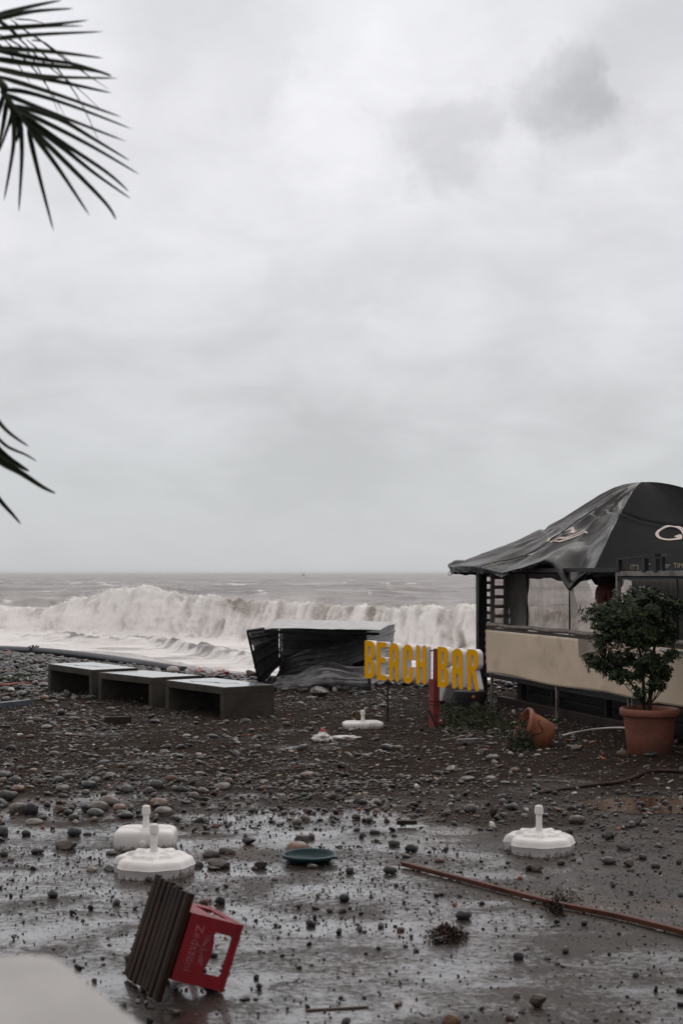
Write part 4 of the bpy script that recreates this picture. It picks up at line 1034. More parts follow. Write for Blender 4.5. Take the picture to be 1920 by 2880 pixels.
# ------------------------------------------------------------------ concrete benches
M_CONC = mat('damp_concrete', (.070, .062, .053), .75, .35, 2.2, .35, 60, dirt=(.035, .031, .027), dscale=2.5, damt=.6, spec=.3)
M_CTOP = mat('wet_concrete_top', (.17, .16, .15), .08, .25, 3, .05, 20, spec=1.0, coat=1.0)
BB = Vector((-1.46, 17.73, 0)); BD = Vector((-.582, .813, 0)).normalized(); BN = Vector((.813, .582, 0))
for i, (s0, L, off, zt_, lab) in enumerate(((0.0, 1.5, 0, .385, 'concrete bench with an open side, nearest to the crumpled metal kiosk'), (1.80, 1.62, -.04, .40, 'concrete bench in the middle of the row of three'), (3.62, 1.52, -.05, .405, 'concrete bench with a cracked puddle on top, farthest left in the row'))):
    Wd = .75; org = BB + BD * s0 + BN * off
    b = thing('concrete_bench', lab, 'bench', tuple(org), 0, 'concrete benches along the pebble bank')
    Mx = Matrix(((BD.x, BN.x, 0, 0), (BD.y, BN.y, 0, 0), (0, 0, 1, 0), (0, 0, 0, 1))) @ Matrix.Rotation(R((0, .6, -.4)[i]), 4, 'Y')
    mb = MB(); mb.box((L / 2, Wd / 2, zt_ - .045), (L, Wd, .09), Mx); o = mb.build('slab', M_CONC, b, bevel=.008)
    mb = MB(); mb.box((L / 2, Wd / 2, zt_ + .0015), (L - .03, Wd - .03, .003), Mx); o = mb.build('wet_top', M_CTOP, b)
    for xx in (.045, L - .045):
        mb = MB(); mb.box((xx, Wd / 2, (zt_ - .09 - .1) / 2 - .0), (.09, Wd - .004, zt_ - .09 + .1), Mx); mb.build('leg', M_CONC, b, bevel=.006)
    mb = MB(); mb.box((L / 2, Wd - .03, (zt_ - .09) / 2 - .02), (L - .18, .05, zt_ - .05), Mx)
    if i == 0: mb = MB(); mb.box((L / 2 + .15, Wd - .03, (zt_ - .09) / 2 - .02), (L - .50, .05, zt_ - .05), Mx)
    mb.build('back_panel', M_CONC, b)
    # crack / puddle outline on top
    if i != 1:
        pts = [Mx @ Vector((L * (.25 + .09 * k), Wd * (.62 - .07 * k + .05 * math.sin(k * 2.3 + i)), zt_ + .0055)) for k in range(7)]
        V = []; 
        for k, p in enumerate(pts): w_ = .018 * math.sin(math.pi * (k + .3) / 6.6) + .004; V += [p + BN * w_, p - BN * w_]
        mb = MB(); mb.add(V, [(2 * k, 2 * k + 1, 2 * k + 3, 2 * k + 2) for k in range(6)]); mb.build('crack', M_BLK, b)
# ------------------------------------------------------------------ crushed corrugated kiosk
def steel():
    return mat('grey_profiled_steel', (.075, .077, .081), .40, .30, 3, .12, 30, metal=.25, dirt=(.035, .035, .037), dscale=2.2, damt=.75, rvar=.1)
M_ST = steel(); M_STT = mat('pale_zinc_steel', (.55, .55, .56), .38, .12, 3, .05, 30)
def sheet(name, A_, B_, C_, D_, nrib, amp, m, parent, crump=0.0, seed=0, n=(60, 60), extra=None, label=None, cut=None, along_v=True):
    """A-B bottom edge, D-C top edge; ribs run across from A-D side to B-C side"""
    A_, B_, C_, D_ = map(Vector, (A_, B_, C_, D_)); nrm = (B_ - A_).cross(D_ - A_).normalized(); V = []
    nu, nv = n
    for i in range(nu):
        for j in range(nv):
            u = i / (nu - 1); v_ = j / (nv - 1)
            p = (A_ * (1 - u) + B_ * u) * (1 - v_) + (D_ * (1 - u) + C_ * u) * v_
            c = (v_ if along_v else u) * nrib; fr_ = c - math.floor(c)
            h = amp * (1 if fr_ < .22 else 0)
            h += crump * float(fbm(u * 3, v_ * 3, seed, 3, seed)) + .006 * float(fbm(u * 12, v_ * 12, seed, 2, seed + 5))
            p = p + nrm * h
            if extra: p = p + extra(u, v_)
            V.append(tuple(p))
    F = []
    for f in grid_faces(nu, nv):
        i, j = int(f[0]) // nv, int(f[0]) % nv
        if cut and cut(i / (nu - 1), j / (nv - 1)): continue
        F.append([int(q) for q in f])
    o = obj(name, mesh_np(name, np.array(V), F, [m], smooth=False), parent)
    o.matrix_parent_inverse = Matrix.Translation(parent.location).inverted(); o.modifiers.new('s', 'SOLIDIFY').thickness = .003
    if label: o['label'] = label
    return o
kf = 22.3
kiosk = thing('metal_kiosk', 'crushed dark corrugated metal kiosk with one splayed side and a pale ribbed roof', 'kiosk', (-.4, 23, 0))
FTL = at(742, 1768, kf); FTR = at(1066, 1774, kf - .5); BTL = at(782, 1743, 24.6); BTR = at(1106, 1750, 24.2)
FBR = gp(1043, 1947, .0); BBR = gp(1106, 1917, -.02); FBR.z = -.03; BBR.z = -.03
FBL = gp(730, 1925, 0); BBL = gp(788, 1880, -.1) ; BBL = at(788, 1885, 24.6)
LTF = at(696, 1775, 22.0); LBF = at(731, 1926, 22.8)
# roof, ribs running left to right
def zz(v_): return v_
sheet('roof', FTL, FTR, BTR, BTL, 8, .011, M_STT, kiosk, .01, 3, (40, 90))
sheet('right_wall', FBR, BBR, BTR + Vector((0, 0, -.03)), at(1027, 1776, kf - .35), 7, .018, mat('grey_side_steel', (.15, .15, .155), .4, .25, 3, .12, 30, metal=.2), kiosk, .02, 5, (50, 80))
# left side sheet splayed outwards
sheet('left_wall', LBF, at(786, 1868, 24.3), at(786, 1766, 24.3), LTF, 7, .010, mat('dull_side_steel', (.085, .086, .09), .6, .25, 3, .12, 30), kiosk, .03, 7, (50, 70), extra=lambda u, v_: Vector((-.015 * math.sin(v_ * 25) * (1 - u), 0, 0)))
sheet('back_wall', at(792, 1905, 24.6), at(1100, 1935, 24.2), at(1104, 1765, 24.2), at(792, 1760, 24.6), 7, .018, M_ST, kiosk, .03, 9, (60, 80))
# inner sheet torn loose, sweeping down from right to left
def sweep(u, v_):
    return Vector((0, -.5 * math.sin(math.pi * u) * (1 - v_), .0))
sheet('hanging_sheet', at(770, 1915, 23.2), at(1030, 1850, 22.2), at(1036, 1785, 22.4), at(800, 1850, 23.8), 4, .015, M_ST, kiosk, .05, 11, (60, 50), extra=lambda u, v_: Vector((0, .1 * math.sin(u * 5), .05 * math.sin(u * 6.5))))
# bulging crumpled front sheet
def bulge(u, v_):
    b = math.exp(-((u - .55) / .25) ** 2); return Vector((0, -.28 * math.sin(math.pi * v_) * (.4 + b), .17 * b * v_ + .03 * float(fbm(u * 5, v_ * 3, 2, 3, 13))))
sheet('crumpled_front', at(742, 1945, 21.9), at(1038, 1955, 21.7), at(1030, 1880, 21.9), at(790, 1905, 22.6), 4, .016, mat('scuffed_steel', (.17, .17, .175), .30, .35, 3, .2, 20, metal=.5, dirt=(.04, .038, .036), dscale=3, damt=.7), kiosk, .03, 15, (90, 50), extra=bulge, label='bulging crumpled sheet along the foot')
for a_, b_ in ((FTL + Vector((0, .02, -.05)), FTR + Vector((0, .02, -.05))), (FBR + Vector((0, .02, 0)), at(1027, 1776, kf - .35)), (at(789, 1885, 24.5), at(789, 1764, 24.5)), (LBF, LTF), (LTF, FTL)):
    mb = MB(); mb.bar(a_, b_, .035, .035, up=(0, 1, .3)); spar_ = mb.build('frame_bar', M_BLK); spar_.parent = kiosk; spar_.matrix_parent_inverse = Matrix.Translation(kiosk.location).inverted()
# ------------------------------------------------------------------ white parasol bases
def whitep():
    m = mat('soiled_white_plastic', (.80, .775, .765), .30, .05, 4, spec=.5)
    t = m.node_tree; b = [n for n in t.nodes if n.type == 'BSDF_PRINCIPLED'][0]
    tcn = [n for n in t.nodes if n.type == 'TEX_COORD'][0]; s = N(t, 'ShaderNodeSeparateXYZ'); t.links.new(tcn.outputs['Object'], s.inputs[0])
    old = b.inputs['Base Color'].links[0].from_socket
    mp = N(t, 'ShaderNodeMapping'); mp.inputs['Scale'].default_value = (1, 1, .35); t.links.new(tcn.outputs['Object'], mp.inputs[0])
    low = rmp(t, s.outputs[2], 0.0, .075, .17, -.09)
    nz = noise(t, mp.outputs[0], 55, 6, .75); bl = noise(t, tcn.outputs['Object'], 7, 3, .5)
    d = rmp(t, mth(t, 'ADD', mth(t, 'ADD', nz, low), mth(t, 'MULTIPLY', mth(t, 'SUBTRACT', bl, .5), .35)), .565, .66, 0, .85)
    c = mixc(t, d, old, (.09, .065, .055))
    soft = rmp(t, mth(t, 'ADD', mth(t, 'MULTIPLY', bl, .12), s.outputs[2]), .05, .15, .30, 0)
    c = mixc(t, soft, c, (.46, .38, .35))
    c = mixc(t, rmp(t, noise(t, tcn.outputs['Object'], 9, 5, .6), .56, .70, 0, .30), c, (.55, .43, .30)); t.links.new(c, b.inputs['Base Color'])
    return m
M_WP = whitep()
def polar_shell(name, outline, prof, top, parent, n=120):
    """outline(phi)->radius; prof: list of (scale, z); top(x,y)->z for the inner disc rings"""
    V = []; rings = 0
    ph = np.arange(n) / n * 2 * math.pi
    rad = np.array([outline(p) for p in ph])
    for sc_, z in prof:
        for k in range(n): V.append((rad[k] * sc_ * math.cos(ph[k]), rad[k] * sc_ * math.sin(ph[k]), z))
        rings += 1
    last = prof[-1][0]
    for sc_ in np.linspace(last, .02, 26)[1:]:
        for k in range(n):
            x, y = rad[k] * sc_ * math.cos(ph[k]), rad[k] * sc_ * math.sin(ph[k]); V.append((x, y, top(x, y, sc_ / last, ph[k], prof[-1][1])))
        rings += 1
    F = [[int(q) for q in f] for f in grid_faces(rings, n, True)]; F.append(list(range(n))); F.append([(rings - 1) * n + k for k in range(n)][::-1])
    o = obj(name, mesh_np(name, np.array(V), F, [M_WP]), parent); fix_normals(o); return autosmooth(o, 50)
def tube_cap(par, z0, h, r=.020, cr=.029):
    mb = MB(); prof = [(r * 1.35, z0 - .01), (r * 1.12, z0 + .03), (r, z0 + .06), (r, z0 + h), (0.001, z0 + h)]; mb.lathe(prof, 24); mb.build('tube', M_WP, par, smooth=True)
    zc_ = z0 + h - .03; V = []
    mb = MB(); cc = [(cr * .86, zc_ - .004), (cr, zc_), (cr, zc_ + .026), (cr * .93, zc_ + .033), (cr * .90, zc_ + .045), (cr * .72, zc_ + .052), (.001, zc_ + .052)]; mb.lathe(cc, 24); o = mb.build('cap', M_WP, par, smooth=True)
    autosmooth(o, 30)
def scallop(Rr, notch=None, ph0=0.0):
    def f(p):
        c = math.cos(p - ph0); 
        m8 = math.cos(8 * (p - ph0)); r = Rr * (1 + .030 * m8)
        for q, wd, dp in (notch or []):
            d = (p - q + math.pi) % (2 * math.pi) - math.pi
            r *= 1 - dp * math.exp(-(d / wd) ** 4)
        return r
    return f
def fluted_base(label, px, py, Rr, rz, group):
    g = gp(px, py, 0); g.z = Hs(g.x, g.y) - .010
    b = thing('parasol_base', label, 'parasol base', tuple(g), rz, group)
    prof = [(.965, .0), (.985, .058), (1.0, .061), (1.005, .064), (.99, .069), (.965, .085), (.93, .100), (.86, .110), (.80, .112)]
    def top(x, y, s_, ph, z):
        ring = .014 * (1 - sstep(.74 + .05 * math.cos(8 * ph), .78 + .05 * math.cos(8 * ph), s_))
        ribs = .009 * max(0, math.cos(8 * ph)) ** 6 * sstep(.25, .35, s_) * sstep(.85, .7, s_)
        return z + float(ring + ribs) + .012 * (1 - s_)
    polar_shell('body', scallop(Rr, [(R(192), .20, .24)], 0), prof, top, b)
    tube_cap(b, .128, .150)
    return b
GB = 'white parasol bases left on the wet sand'
b1 = fluted_base('fluted round white parasol base directly behind the toppled slatted table', 433, 2456, .243, R(2), GB)
b2 = fluted_base('fluted round white parasol base on the right, beyond the rusty red bar', 1515, 2392, .229, R(0), GB)
def box_base(label, px, py, a_, b_, h, rz, group, lobe=True, hole=False):
    g = gp(px, py, 0); g.z = Hs(g.x, g.y) - .006
    o = thing('parasol_base', label, 'parasol base', tuple(g), rz, group)
    def outl(p):
        c, s = abs(math.cos(p)), abs(math.sin(p)); n_ = 5.0; r = ((c / a_) ** n_ + (s / b_) ** n_) ** (-1 / n_)
        r *= 1 - .05 * math.exp(-((abs(math.cos(p))) / .18) ** 4) * (1 if math.sin(p) > 0 else .3)
        if hole:
            d = (p - R(305) + math.pi) % (2 * math.pi) - math.pi; r *= 1 - .28 * math.exp(-(d / .22) ** 4)
        return r
    prof = [(.95, 0), (.985, .02), (1, .05), (1, h * .62), (.985, h * .80), (.95, h * .92), (.89, h)]
    def top(x, y, s_, ph, z):
        gx_ = math.exp(-((x) / (a_ * .20)) ** 4); gy_ = math.exp(-((y + .0) / (b_ * .13)) ** 4)
        e_ = float(sstep(1.0, .9, s_)); rg = math.hypot(x, y)
        z2 = z - .014 * max(gx_, gy_ * .8) * e_ + .006 * e_
        if rg < .062: z2 = z + .002
        if rg < .048: z2 = z + .008
        return z2
    polar_shell('body', outl, prof, top, o, 160)
    tube_cap(o, h + .004, .125 if h > .1 else .11, .021)
    return o
b3 = box_base('square white parasol base with a drain plug, behind the fluted base on the left', 411, 2380, .203, .150, .125, R(0), GB)
mb = MB(); mb.lathe([(.030, .0), (.030, .003), (.020, .004), (.019, .016), (.015, .018), (.001, .018)], 20, Matrix.Translation((-.003, -.152, .052)) @ Matrix.Rotation(R(90), 4, 'X')); mb.build('drain_plug', M_WP, b3, smooth=False)
b4 = box_base('small white parasol base lying in the pebbles left of the red sign post', 1020, 2045, .235, .155, .085, R(10), GB, hole=True)
# ------------------------------------------------------------------ teal dish
M_TEAL = mat('teal_plastic', (.012, .042, .050), .32, .15, 4, dirt=(.05, .05, .045), dscale=7, damt=.3)
g = gp(870, 2424, .0)
d_ = thing('teal_tray', 'round dark teal plastic tray with a raised rim lying on wet sand', 'tray', (g.x, g.y, Hs(g.x, g.y) + .004))
prof = [(.001, 0), (.120, 0), (.138, .010), (.160, .030), (.168, .031), (.172, .037), (.172, .046), (.166, .051), (.158, .050), (.152, .044), (.150, .034), (.135, .014), (.12, .006), (.001, .006)]
mb = MB(); mb.lathe(prof, 72); o = mb.build('dish', M_TEAL, d_, smooth=True); fix_normals(o); autosmooth(o, 50)
mb = MB(); mb.box((.160, -.07, .040), (.035, .05, .016)); mb.build('tab', M_TEAL, d_, bevel=.004)
# ------------------------------------------------------------------ toppled table: slatted top on a red bottle crate
W3 = Vector((-.45, .893, 0)).normalized(); Rr_ = Vector((.893, .45, 0)).normalized()
TH = R(19)
Vv3 = Rr_ * math.sin(TH) + Vector((0, 0, math.cos(TH))); Uu3 = Rr_ * math.cos(TH) - Vector((0, 0, math.sin(TH)))
O3 = gp(456, 2823, 0) + Vector((0, 0, .006))
def T3(u, v, w_): return Uu3 * u + Vv3 * v + W3 * w_
def framed(parent_origin):
    return Matrix(((Uu3.x, Vv3.x, W3.x, 0), (Uu3.y, Vv3.y, W3.y, 0), (Uu3.z, Vv3.z, W3.z, 0), (0, 0, 0, 1)))
M3 = framed(O3)
tb_ = thing('slatted_tabletop', 'dark brown slatted tabletop tipped on its edge against a red bottle crate', 'tabletop', tuple(O3))
M_SLT = mat('dark_brown_slat', (.026, .0135, .009), .5, .5, 3, .25, 25, spec=.2, dirt=(.055, .028, .018), dscale=5, damt=.5)
PW, PV = .43, .455
nsl = 8
for k in range(nsl):
    w0 = PW / nsl * (k + .5); dv = .006 * math.sin(k * 3.7)
    mb = MB(); mb.box((-.022 + .003 * math.sin(k * 5), PV / 2 + dv, w0), (.022, PV, PW / nsl - .010), M3); mb.build('slat', M_SLT, tb_, bevel=.004)
for vv_ in (.05, PV / 2, PV - .05):
    mb = MB(); mb.box((-.004, vv_, PW / 2), (.014, .035, PW - .02), M3); mb.build('batten', M_SLT, tb_, bevel=.003)
mb = MB(); mb.box((-.020, PV / 2, -.006 + .0), (.026, PV + .004, .012), M3); mb.build('edge_strip', M_SLT, tb_, bevel=.003)
cr_ = thing('bottle_crate', 'red plastic bottle crate lying on its side under the slatted tabletop', 'crate', tuple(O3 + T3(.012, .094, .012)))
M_CR = mat('wet_red_plastic', (.25, .007, .016), .32, .18, 5, .08, 30, spec=.5)
CU, CV_, CW = .250, .285, .39      # crate height (towards its open top), width, length
# near end wall with handle hole, from its outline
def wall_sdf(X, Y):   # X along U, Y along V
    d = rbox(X, Y, 0, CU, 0, CV_, .006)
    h = rbox(X, Y, CU - .138, CU - .032, .055, CV_ - .055, .016)
    h = np.maximum(h, -rbox(X, Y, CU - .20, CU - .118 + .014 * np.sin(np.clip((Y - .062) / (CV_ - .124), 0, 1) * math.pi), .045, CV_ - .045, .004) )
    return np.maximum(d, -h)
def extr(loops, w0, w1, name, m, par, swap=None, bevel=.0025):
    fn = (lambda x, y, t: tuple(T3(x, y, w0 + (w1 - w0) * t))) if swap is None else swap
    mb = prism(loops, fn, 0, 0); o = mb.build(name, [m], par); fix_normals(o); return o
wl = contour(wall_sdf, -.02, CU + .02, -.02, CV_ + .02, .004)
def big_first(loops):
    A_ = [abs(sum(L[i - 1][0] * L[i][1] - L[i][0] * L[i - 1][1] for i in range(len(L)))) for L in loops]
    return [L for _, L in sorted(zip([-q for q in A_], loops), key=lambda q: q[0])]
wl = big_first(wl)
extr(wl, 0, .008, 'end_wall', M_CR, cr_); extr(wl, CW - .008, CW, 'end_wall', M_CR, cr_)
def side_sdf(X, Y):   # X along U, Y along W
    d = rbox(X, Y, 0, CU, .009, CW - .009, .003)
    return np.maximum(d, -rbox(X, Y, CU - .115, CU - .035, .09, CW - .09, .014))
sl = big_first(contour(side_sdf, -.02, CU + .02, -.02, CW + .02, .005))
extr(sl, 0, 0, 'side_wall', M_CR, cr_, swap=lambda x, y, t: tuple(T3(x, .008 * t, y)))
extr(sl, 0, 0, 'side_wall', M_CR, cr_, swap=lambda x, y, t: tuple(T3(x, CV_ - .008 * t, y)))
mb = MB(); mb.box((.004, CV_ / 2, CW / 2), (.008, CV_ - .018, CW - .018), M3); mb.build('bottom', M_CR, cr_)
for (c, s_) in (((CU - .006, .004, CW / 2), (.014, .016, CW + .012)), ((CU - .006, CV_ - .004, CW / 2), (.014, .016, CW + .012)), ((CU - .006, CV_ / 2, .002), (.014, CV_ - .010, .016)), ((CU - .006, CV_ / 2, CW - .002), (.014, CV_ - .010, .016))):
    mb = MB(); mb.box(c, s_, M3); mb.build('rim', M_CR, cr_, bevel=.003)
for j in range(1, 4):
    mb = MB(); mb.box((.07, CV_ * j / 4, CW / 2), (.12, .004, CW - .02), M3); mb.build('divider', M_CR, cr_)
# printing on the near end wall: word reads down the wall, with a winged emblem
M_PK = mat('worn_pale_print', (.42, .13, .14), .5, .45, 9)
def wall_text(txt, u, v_top, size, name, shear=0):
    return place_text(name, txt, T3(u, v_top, -.0015), -Vv3, Uu3, size, M_PK)
o = wall_text('Zedazeni', .040, .245, .054, 'lettering'); o.parent = cr_
o = place_text('small_lettering', 'since natural', T3(.040, .18, -.0015), -Vv3, Uu3, .018, M_PK); o.data.transform(Matrix.Translation(Vector(T3(.036, 0, 0)))); o.data.transform(Matrix.Translation(-Vector(T3(.014, 0, 0)))); o.parent = cr_
def wings(X, Y):      # X along U, Y along V
    d = np.full(np.shape(X), 1.0)
    for sg in (-1, 1):
        for k in range(7):
            a0 = .006 + .010 * k; d = np.minimum(d, seg(X, Y, .0, sg * a0 * .9, .012 + .030 * math.sin((k + 1) / 7 * 1.7), sg * (a0 + .028), .0019))
        d = np.minimum(d, seg(X, Y, .0, 0, .006, sg * .085, .0022))
    d = np.minimum(d, seg(X, Y, -.008, 0, .030, 0, .0045)); d = np.minimum(d, np.hypot(X - .036, Y) - .006)
    for sg in (-1, 1): d = np.minimum(d, seg(X, Y, -.008, 0, -.026, sg * .022, .0025))
    return d
for L in contour(wings, -.05, .07, -.13, .13, .0022):
    A_ = sum(L[i - 1][0] * L[i][1] - L[i][0] * L[i - 1][1] for i in range(len(L)))
allL = contour(wings, -.05, .07, -.13, .13, .0022)
def signed(L): return sum(L[i - 1][0] * L[i][1] - L[i][0] * L[i - 1][1] for i in range(len(L)))
if allL:
    sg0 = signed(max(allL, key=lambda L: abs(signed(L))))
    outer = [L for L in allL if signed(L) * sg0 > 0]; holes = [L for L in allL if signed(L) * sg0 < 0]
    mb = MB()
    for L in outer:
        hs = [h for h in holes if min(p[0] for p in h) > min(p[0] for p in L) and max(p[0] for p in h) < max(p[0] for p in L) and min(p[1] for p in h) > min(p[1] for p in L) and max(p[1] for p in h) < max(p[1] for p in L)]
        pts = [p for q in [L] + hs for p in q]; tris = tessellate_polygon([[Vector((p[0], p[1], 0)) for p in q] for q in [L] + hs])
        mb.add([T3(.094 + p[0] * .58, .150 + p[1] * .72, -.0015) for p in pts], [tuple(t_) for t_ in tris])
    mb.build('emblem', M_PK, cr_)
# ------------------------------------------------------------------ rusty bar on the sand
M_RUST = mat('rust_red_wood', (.105, .034, .020), .5, .45, 5, .4, 25, dirt=(.05, .025, .02), dscale=5, damt=.6)
pts = [gp(1132, 2434, .015), gp(1330, 2483, .015), gp(1560, 2541, .02), gp(1740, 2580, .018), gp(1960, 2636, .015)]
for p in pts: p.z = Hs(p.x, p.y) + .022
mb = MB()
sp2 = smooth_path(pts, 8)
V = []
for i, p in enumerate(sp2):
    tdir = (sp2[min(i + 1, len(sp2) - 1)] - sp2[max(i - 1, 0)]).normalized(); s_ = tdir.cross(Vector((0, 0, 1))).normalized()
    for a_, b_ in ((-.016, -.014), (.016, -.014), (.016, .012), (-.016, .012)): V.append(p + s_ * a_ + Vector((0, 0, b_)))
F = [(i * 4 + k, i * 4 + (k + 1) % 4, (i + 1) * 4 + (k + 1) % 4, (i + 1) * 4 + k) for i in range(len(sp2) - 1) for k in range(4)] + [(3, 2, 1, 0), tuple((len(sp2) - 1) * 4 + k for k in range(4))]
mb.add(V, F); o = mb.build('rusty_bar', M_RUST, bevel=.003); tag(o, 'long rust red bar lying aslant across the wet sand on the right', 'bar')
# ------------------------------------------------------------------ hoses, pipe, planks, branch
def ground_path(P, z=0.0, k=10):
    pts = smooth_path([gp(a, b, 0) for a, b in P], k)
    for p in pts: p.z = Hs(p.x, p.y) + z
    return pts
pp_ = [at(-260, 1808, 40), at(-60, 1823, 34.5), at(60, 1829, 32.4), at(160, 1836, 31.0), at(280, 1850, 29.0), at(400, 1868, 27.0), at(520, 1888, 25.6)]
pts = smooth_path(pp_, 8)
for p in pts: p.z = max(p.z, float(H0(p.x, p.y)) + .02)
o = cable('drain_pipe', pts, .085, mat('blue_black_pipe', (.030, .031, .040), .35, .2), 'thick black pipe lying along the top of the pebble bank on the left', 'pipe', n=16)
q = at(96, 1829, 31.9); mb = MB(); rr2 = random.Random(4)
for k in range(14): mb.tube([q + Vector((rr2.uniform(-.12, .12), rr2.uniform(-.1, .1), rr2.uniform(-.05, .12))) for _ in range(3)], .012, 5)
tag(mb.build('rope_knot', mat('dark_knot', (.02, .018, .017), .8, .2)), 'tangled dark rope knot on the thick pipe', 'rope')
cable('hose', ground_path([(-120, 1938), (0, 1933), (60, 1928), (150, 1928)], .03), .024, mat('red_hose', (.24, .030, .030), .4, .15), 'red hose lying on the pebbles left of the benches', 'hose')
P = [gp(1582, 2074, 0), at(1620, 2059, 15.6), at(1680, 2050, 15.8), at(1750, 2047, 15.6), at(1830, 2056, 15.2)]
P[0].z = Hs(P[0].x, P[0].y) + .015
cable('hose', smooth_path(P), .012, mat('white_hose', (.55, .53, .50), .4, .1), 'thin white hose arching behind the large potted shrub', 'hose')
cable('branch', ground_path([(1513, 2239), (1580, 2226), (1660, 2214), (1740, 2206), (1790, 2186), (1850, 2172), (1940, 2178), (2050, 2190)], .018), [.012 + .006 * min(1, i / 30) for i in range(71)], mat('dark_brown_bark', (.045, .024, .020), .6, .4, 9, .4), 'long dark brown branch by the muddy puddle', 'branch')
for k, (P, lab) in enumerate((([(1570, 2052), (1660, 2044), (1750, 2030)], 'upper thin black wire on the sand left of the big pot'), ([(1560, 2062), (1650, 2056), (1750, 2040), ], 'lower thin black wire on the sand left of the big pot'), ([(1900, 2075), (1925, 2045), (1990, 2030)], 'thin black wire on the sand right of the big pot'))):
    cable('wire', ground_path(P, .02), .004, M_BLK, lab, 'wire', 4)
def plank(name, a_, b_, wd, th, m, label, cat='plank', z=.0):
    a2 = gp(*a_, 0); b2 = gp(*b_, 0); a2.z = Hs(a2.x, a2.y) + th / 2 + z; b2.z = Hs(b2.x, b2.y) + th / 2 + z
    mb = MB(); d = b2 - a2; nseg = 5; s_ = d.cross(Vector((0, 0, 1))).normalized(); V = []
    for i in range(nseg + 1):
        p = a2 + d * (i / nseg); w2 = wd * (1 + .08 * math.sin(i * 2.7)) * (.55 if i == nseg else 1)
        for u_, v_ in ((-1, -1), (1, -1), (1, 1), (-1, 1)): V.append(p + s_ * w2 / 2 * u_ + Vector((0, 0, th / 2 * v_)))
    F = [(i * 4 + k, i * 4 + (k + 1) % 4, (i + 1) * 4 + (k + 1) % 4, (i + 1) * 4 + k) for i in range(nseg) for k in range(4)] + [(3, 2, 1, 0), tuple(nseg * 4 + k for k in range(4))]
    mb.add(V, F); return tag(mb.build(name, m, bevel=.003), label, cat)
M_DW = mat('soaked_dark_wood', (.030, .022, .018), .5, .4, 8, .4, 30)
plank('plank', (-60, 1999), (86, 1982), .10, .07, mat('blue_grey_plank', (.10, .115, .14), .4, .25), 'blue grey plank end lying at the left edge', z=.01)
plank('plank', (295, 2035), (370, 2035), .06, .085, M_DW, 'dark wooden block on the sand before the benches')
plank('plank', (-40, 2048), (30, 2046), .05, .03, M_DW, 'thin dark board on the pebbles at the far left edge')
plank('plank', (1115, 2322), (1172, 2322), .05, .03, M_DW, 'short flat black board on the wet sand near the middle', z=.015)
plank('stick', (860, 2846), (1036, 2836), .012, .008, mat('pale_brown_stick', (.12, .09, .07), .6, .3), 'thin pale brown stick near the bottom edge', 'stick')
plank('stick', (1240, 2085), (1330, 2068), .012, .01, mat('bleached_stick', (.35, .30, .27), .6, .2), 'bleached stick before the sign bushes', 'stick')
plank('log', (1285, 2095), (1345, 2092), .08, .05, mat('grey_driftwood', (.13, .125, .12), .5, .3, 9, .3), 'grey driftwood log on the pebbles below the sign', 'log')
# ------------------------------------------------------------------ toppled grey box and dark bin under the sign
g = gp(1250, 1978, 0); bx = thing('utility_box', 'tilted pale grey utility box behind the red sign post', 'box', (g.x, g.y, .02))
Mx = Matrix.Translation((0, 0, .16)) @ Matrix.Rotation(R(17), 4, 'Y') @ Matrix.Rotation(R(38), 4, 'Z')
mb = MB(); mb.box((0, 0, 0), (.17, .17, .30), Mx); mb.build('case', mat('pale_grey_box', (.44, .43, .42), .45, .15, dirt=(.12, .11, .10), dscale=5, damt=.6), bx, bevel=.006)
mb = MB(); mb.box((0, -.092, .0), (.15, .012, .28), Mx); mb.build('door', mat('pale_grey_box2', (.36, .355, .35), .4, .15), bx, bevel=.004)
g = gp(1318, 1990, 0); bn = thing('bin', 'squat black bin with an orange reflector below the end of the sign', 'bin', (g.x + .01, g.y, 0))
mb = MB(); V = []
mb.lathe([(.20, -.05), (.215, .10), (.225, .21), (.215, .225), (.001, .225)], 28); o = mb.build('drum', mat('black_rubber', (.016, .015, .016), .65, .3), bn, smooth=True); autosmooth(o, 40)
mb = MB(); q = at(1331, 1961, g.y - .25); mb.lathe([(.022, 0), (.022, .006), (.012, .010), (.001, .010)], 16, Matrix.Translation(q - bn.location - Vector((0, -.03, 0))) @ Matrix.Rotation(R(90), 4, 'X')); mb.build('reflector', mat('orange_reflector', (.55, .20, .01), .3, .1), bn, smooth=True)
# ------------------------------------------------------------------ litter
def blob(name, px, py, sx, sy, sz, m, label, cat, seed, rz=0.0, rough=.35, z=0.0, freq=2.2, n=(36, 24), Y=None):
    g = gp(px, py, 0) if Y is None else at(px, py, Y); gz_ = Hs(g.x, g.y) if Y is None else g.z
    th, ph = np.meshgrid(np.linspace(0, 2 * math.pi, n[0], endpoint=False), np.linspace(.02, math.pi - .02, n[1]), indexing='ij')
    x = np.cos(th) * np.sin(ph); y = np.sin(th) * np.sin(ph); z_ = np.cos(ph)
    f = 1 + rough * (1 - 2 * np.abs(fbm(x * freq + seed, y * freq, z_ * freq, 4, seed))) - rough * .5
    V = np.stack([x * f * sx, y * f * sy, z_ * f * sz], -1)
    c, s_ = math.cos(rz), math.sin(rz); V = np.stack([V[..., 0] * c - V[..., 1] * s_, V[..., 0] * s_ + V[..., 1] * c, np.maximum(V[..., 2], -sz * .35)], -1)
    F = grid_faces(n[1], n[0], True); V = V.transpose(1, 0, 2).reshape(-1, 3)
    F = [[int(q) for q in r_] for r_ in F] + [list(range(n[0])), [(n[1] - 1) * n[0] + k for k in range(n[0])][::-1]]
    o = obj(name, mesh_np(name, V, F, m if isinstance(m, list) else [m]), None, (g.x, g.y, gz_ + sz * .30 + z)); fix_normals(o)
    if label: tag(o, label, cat)
    return o
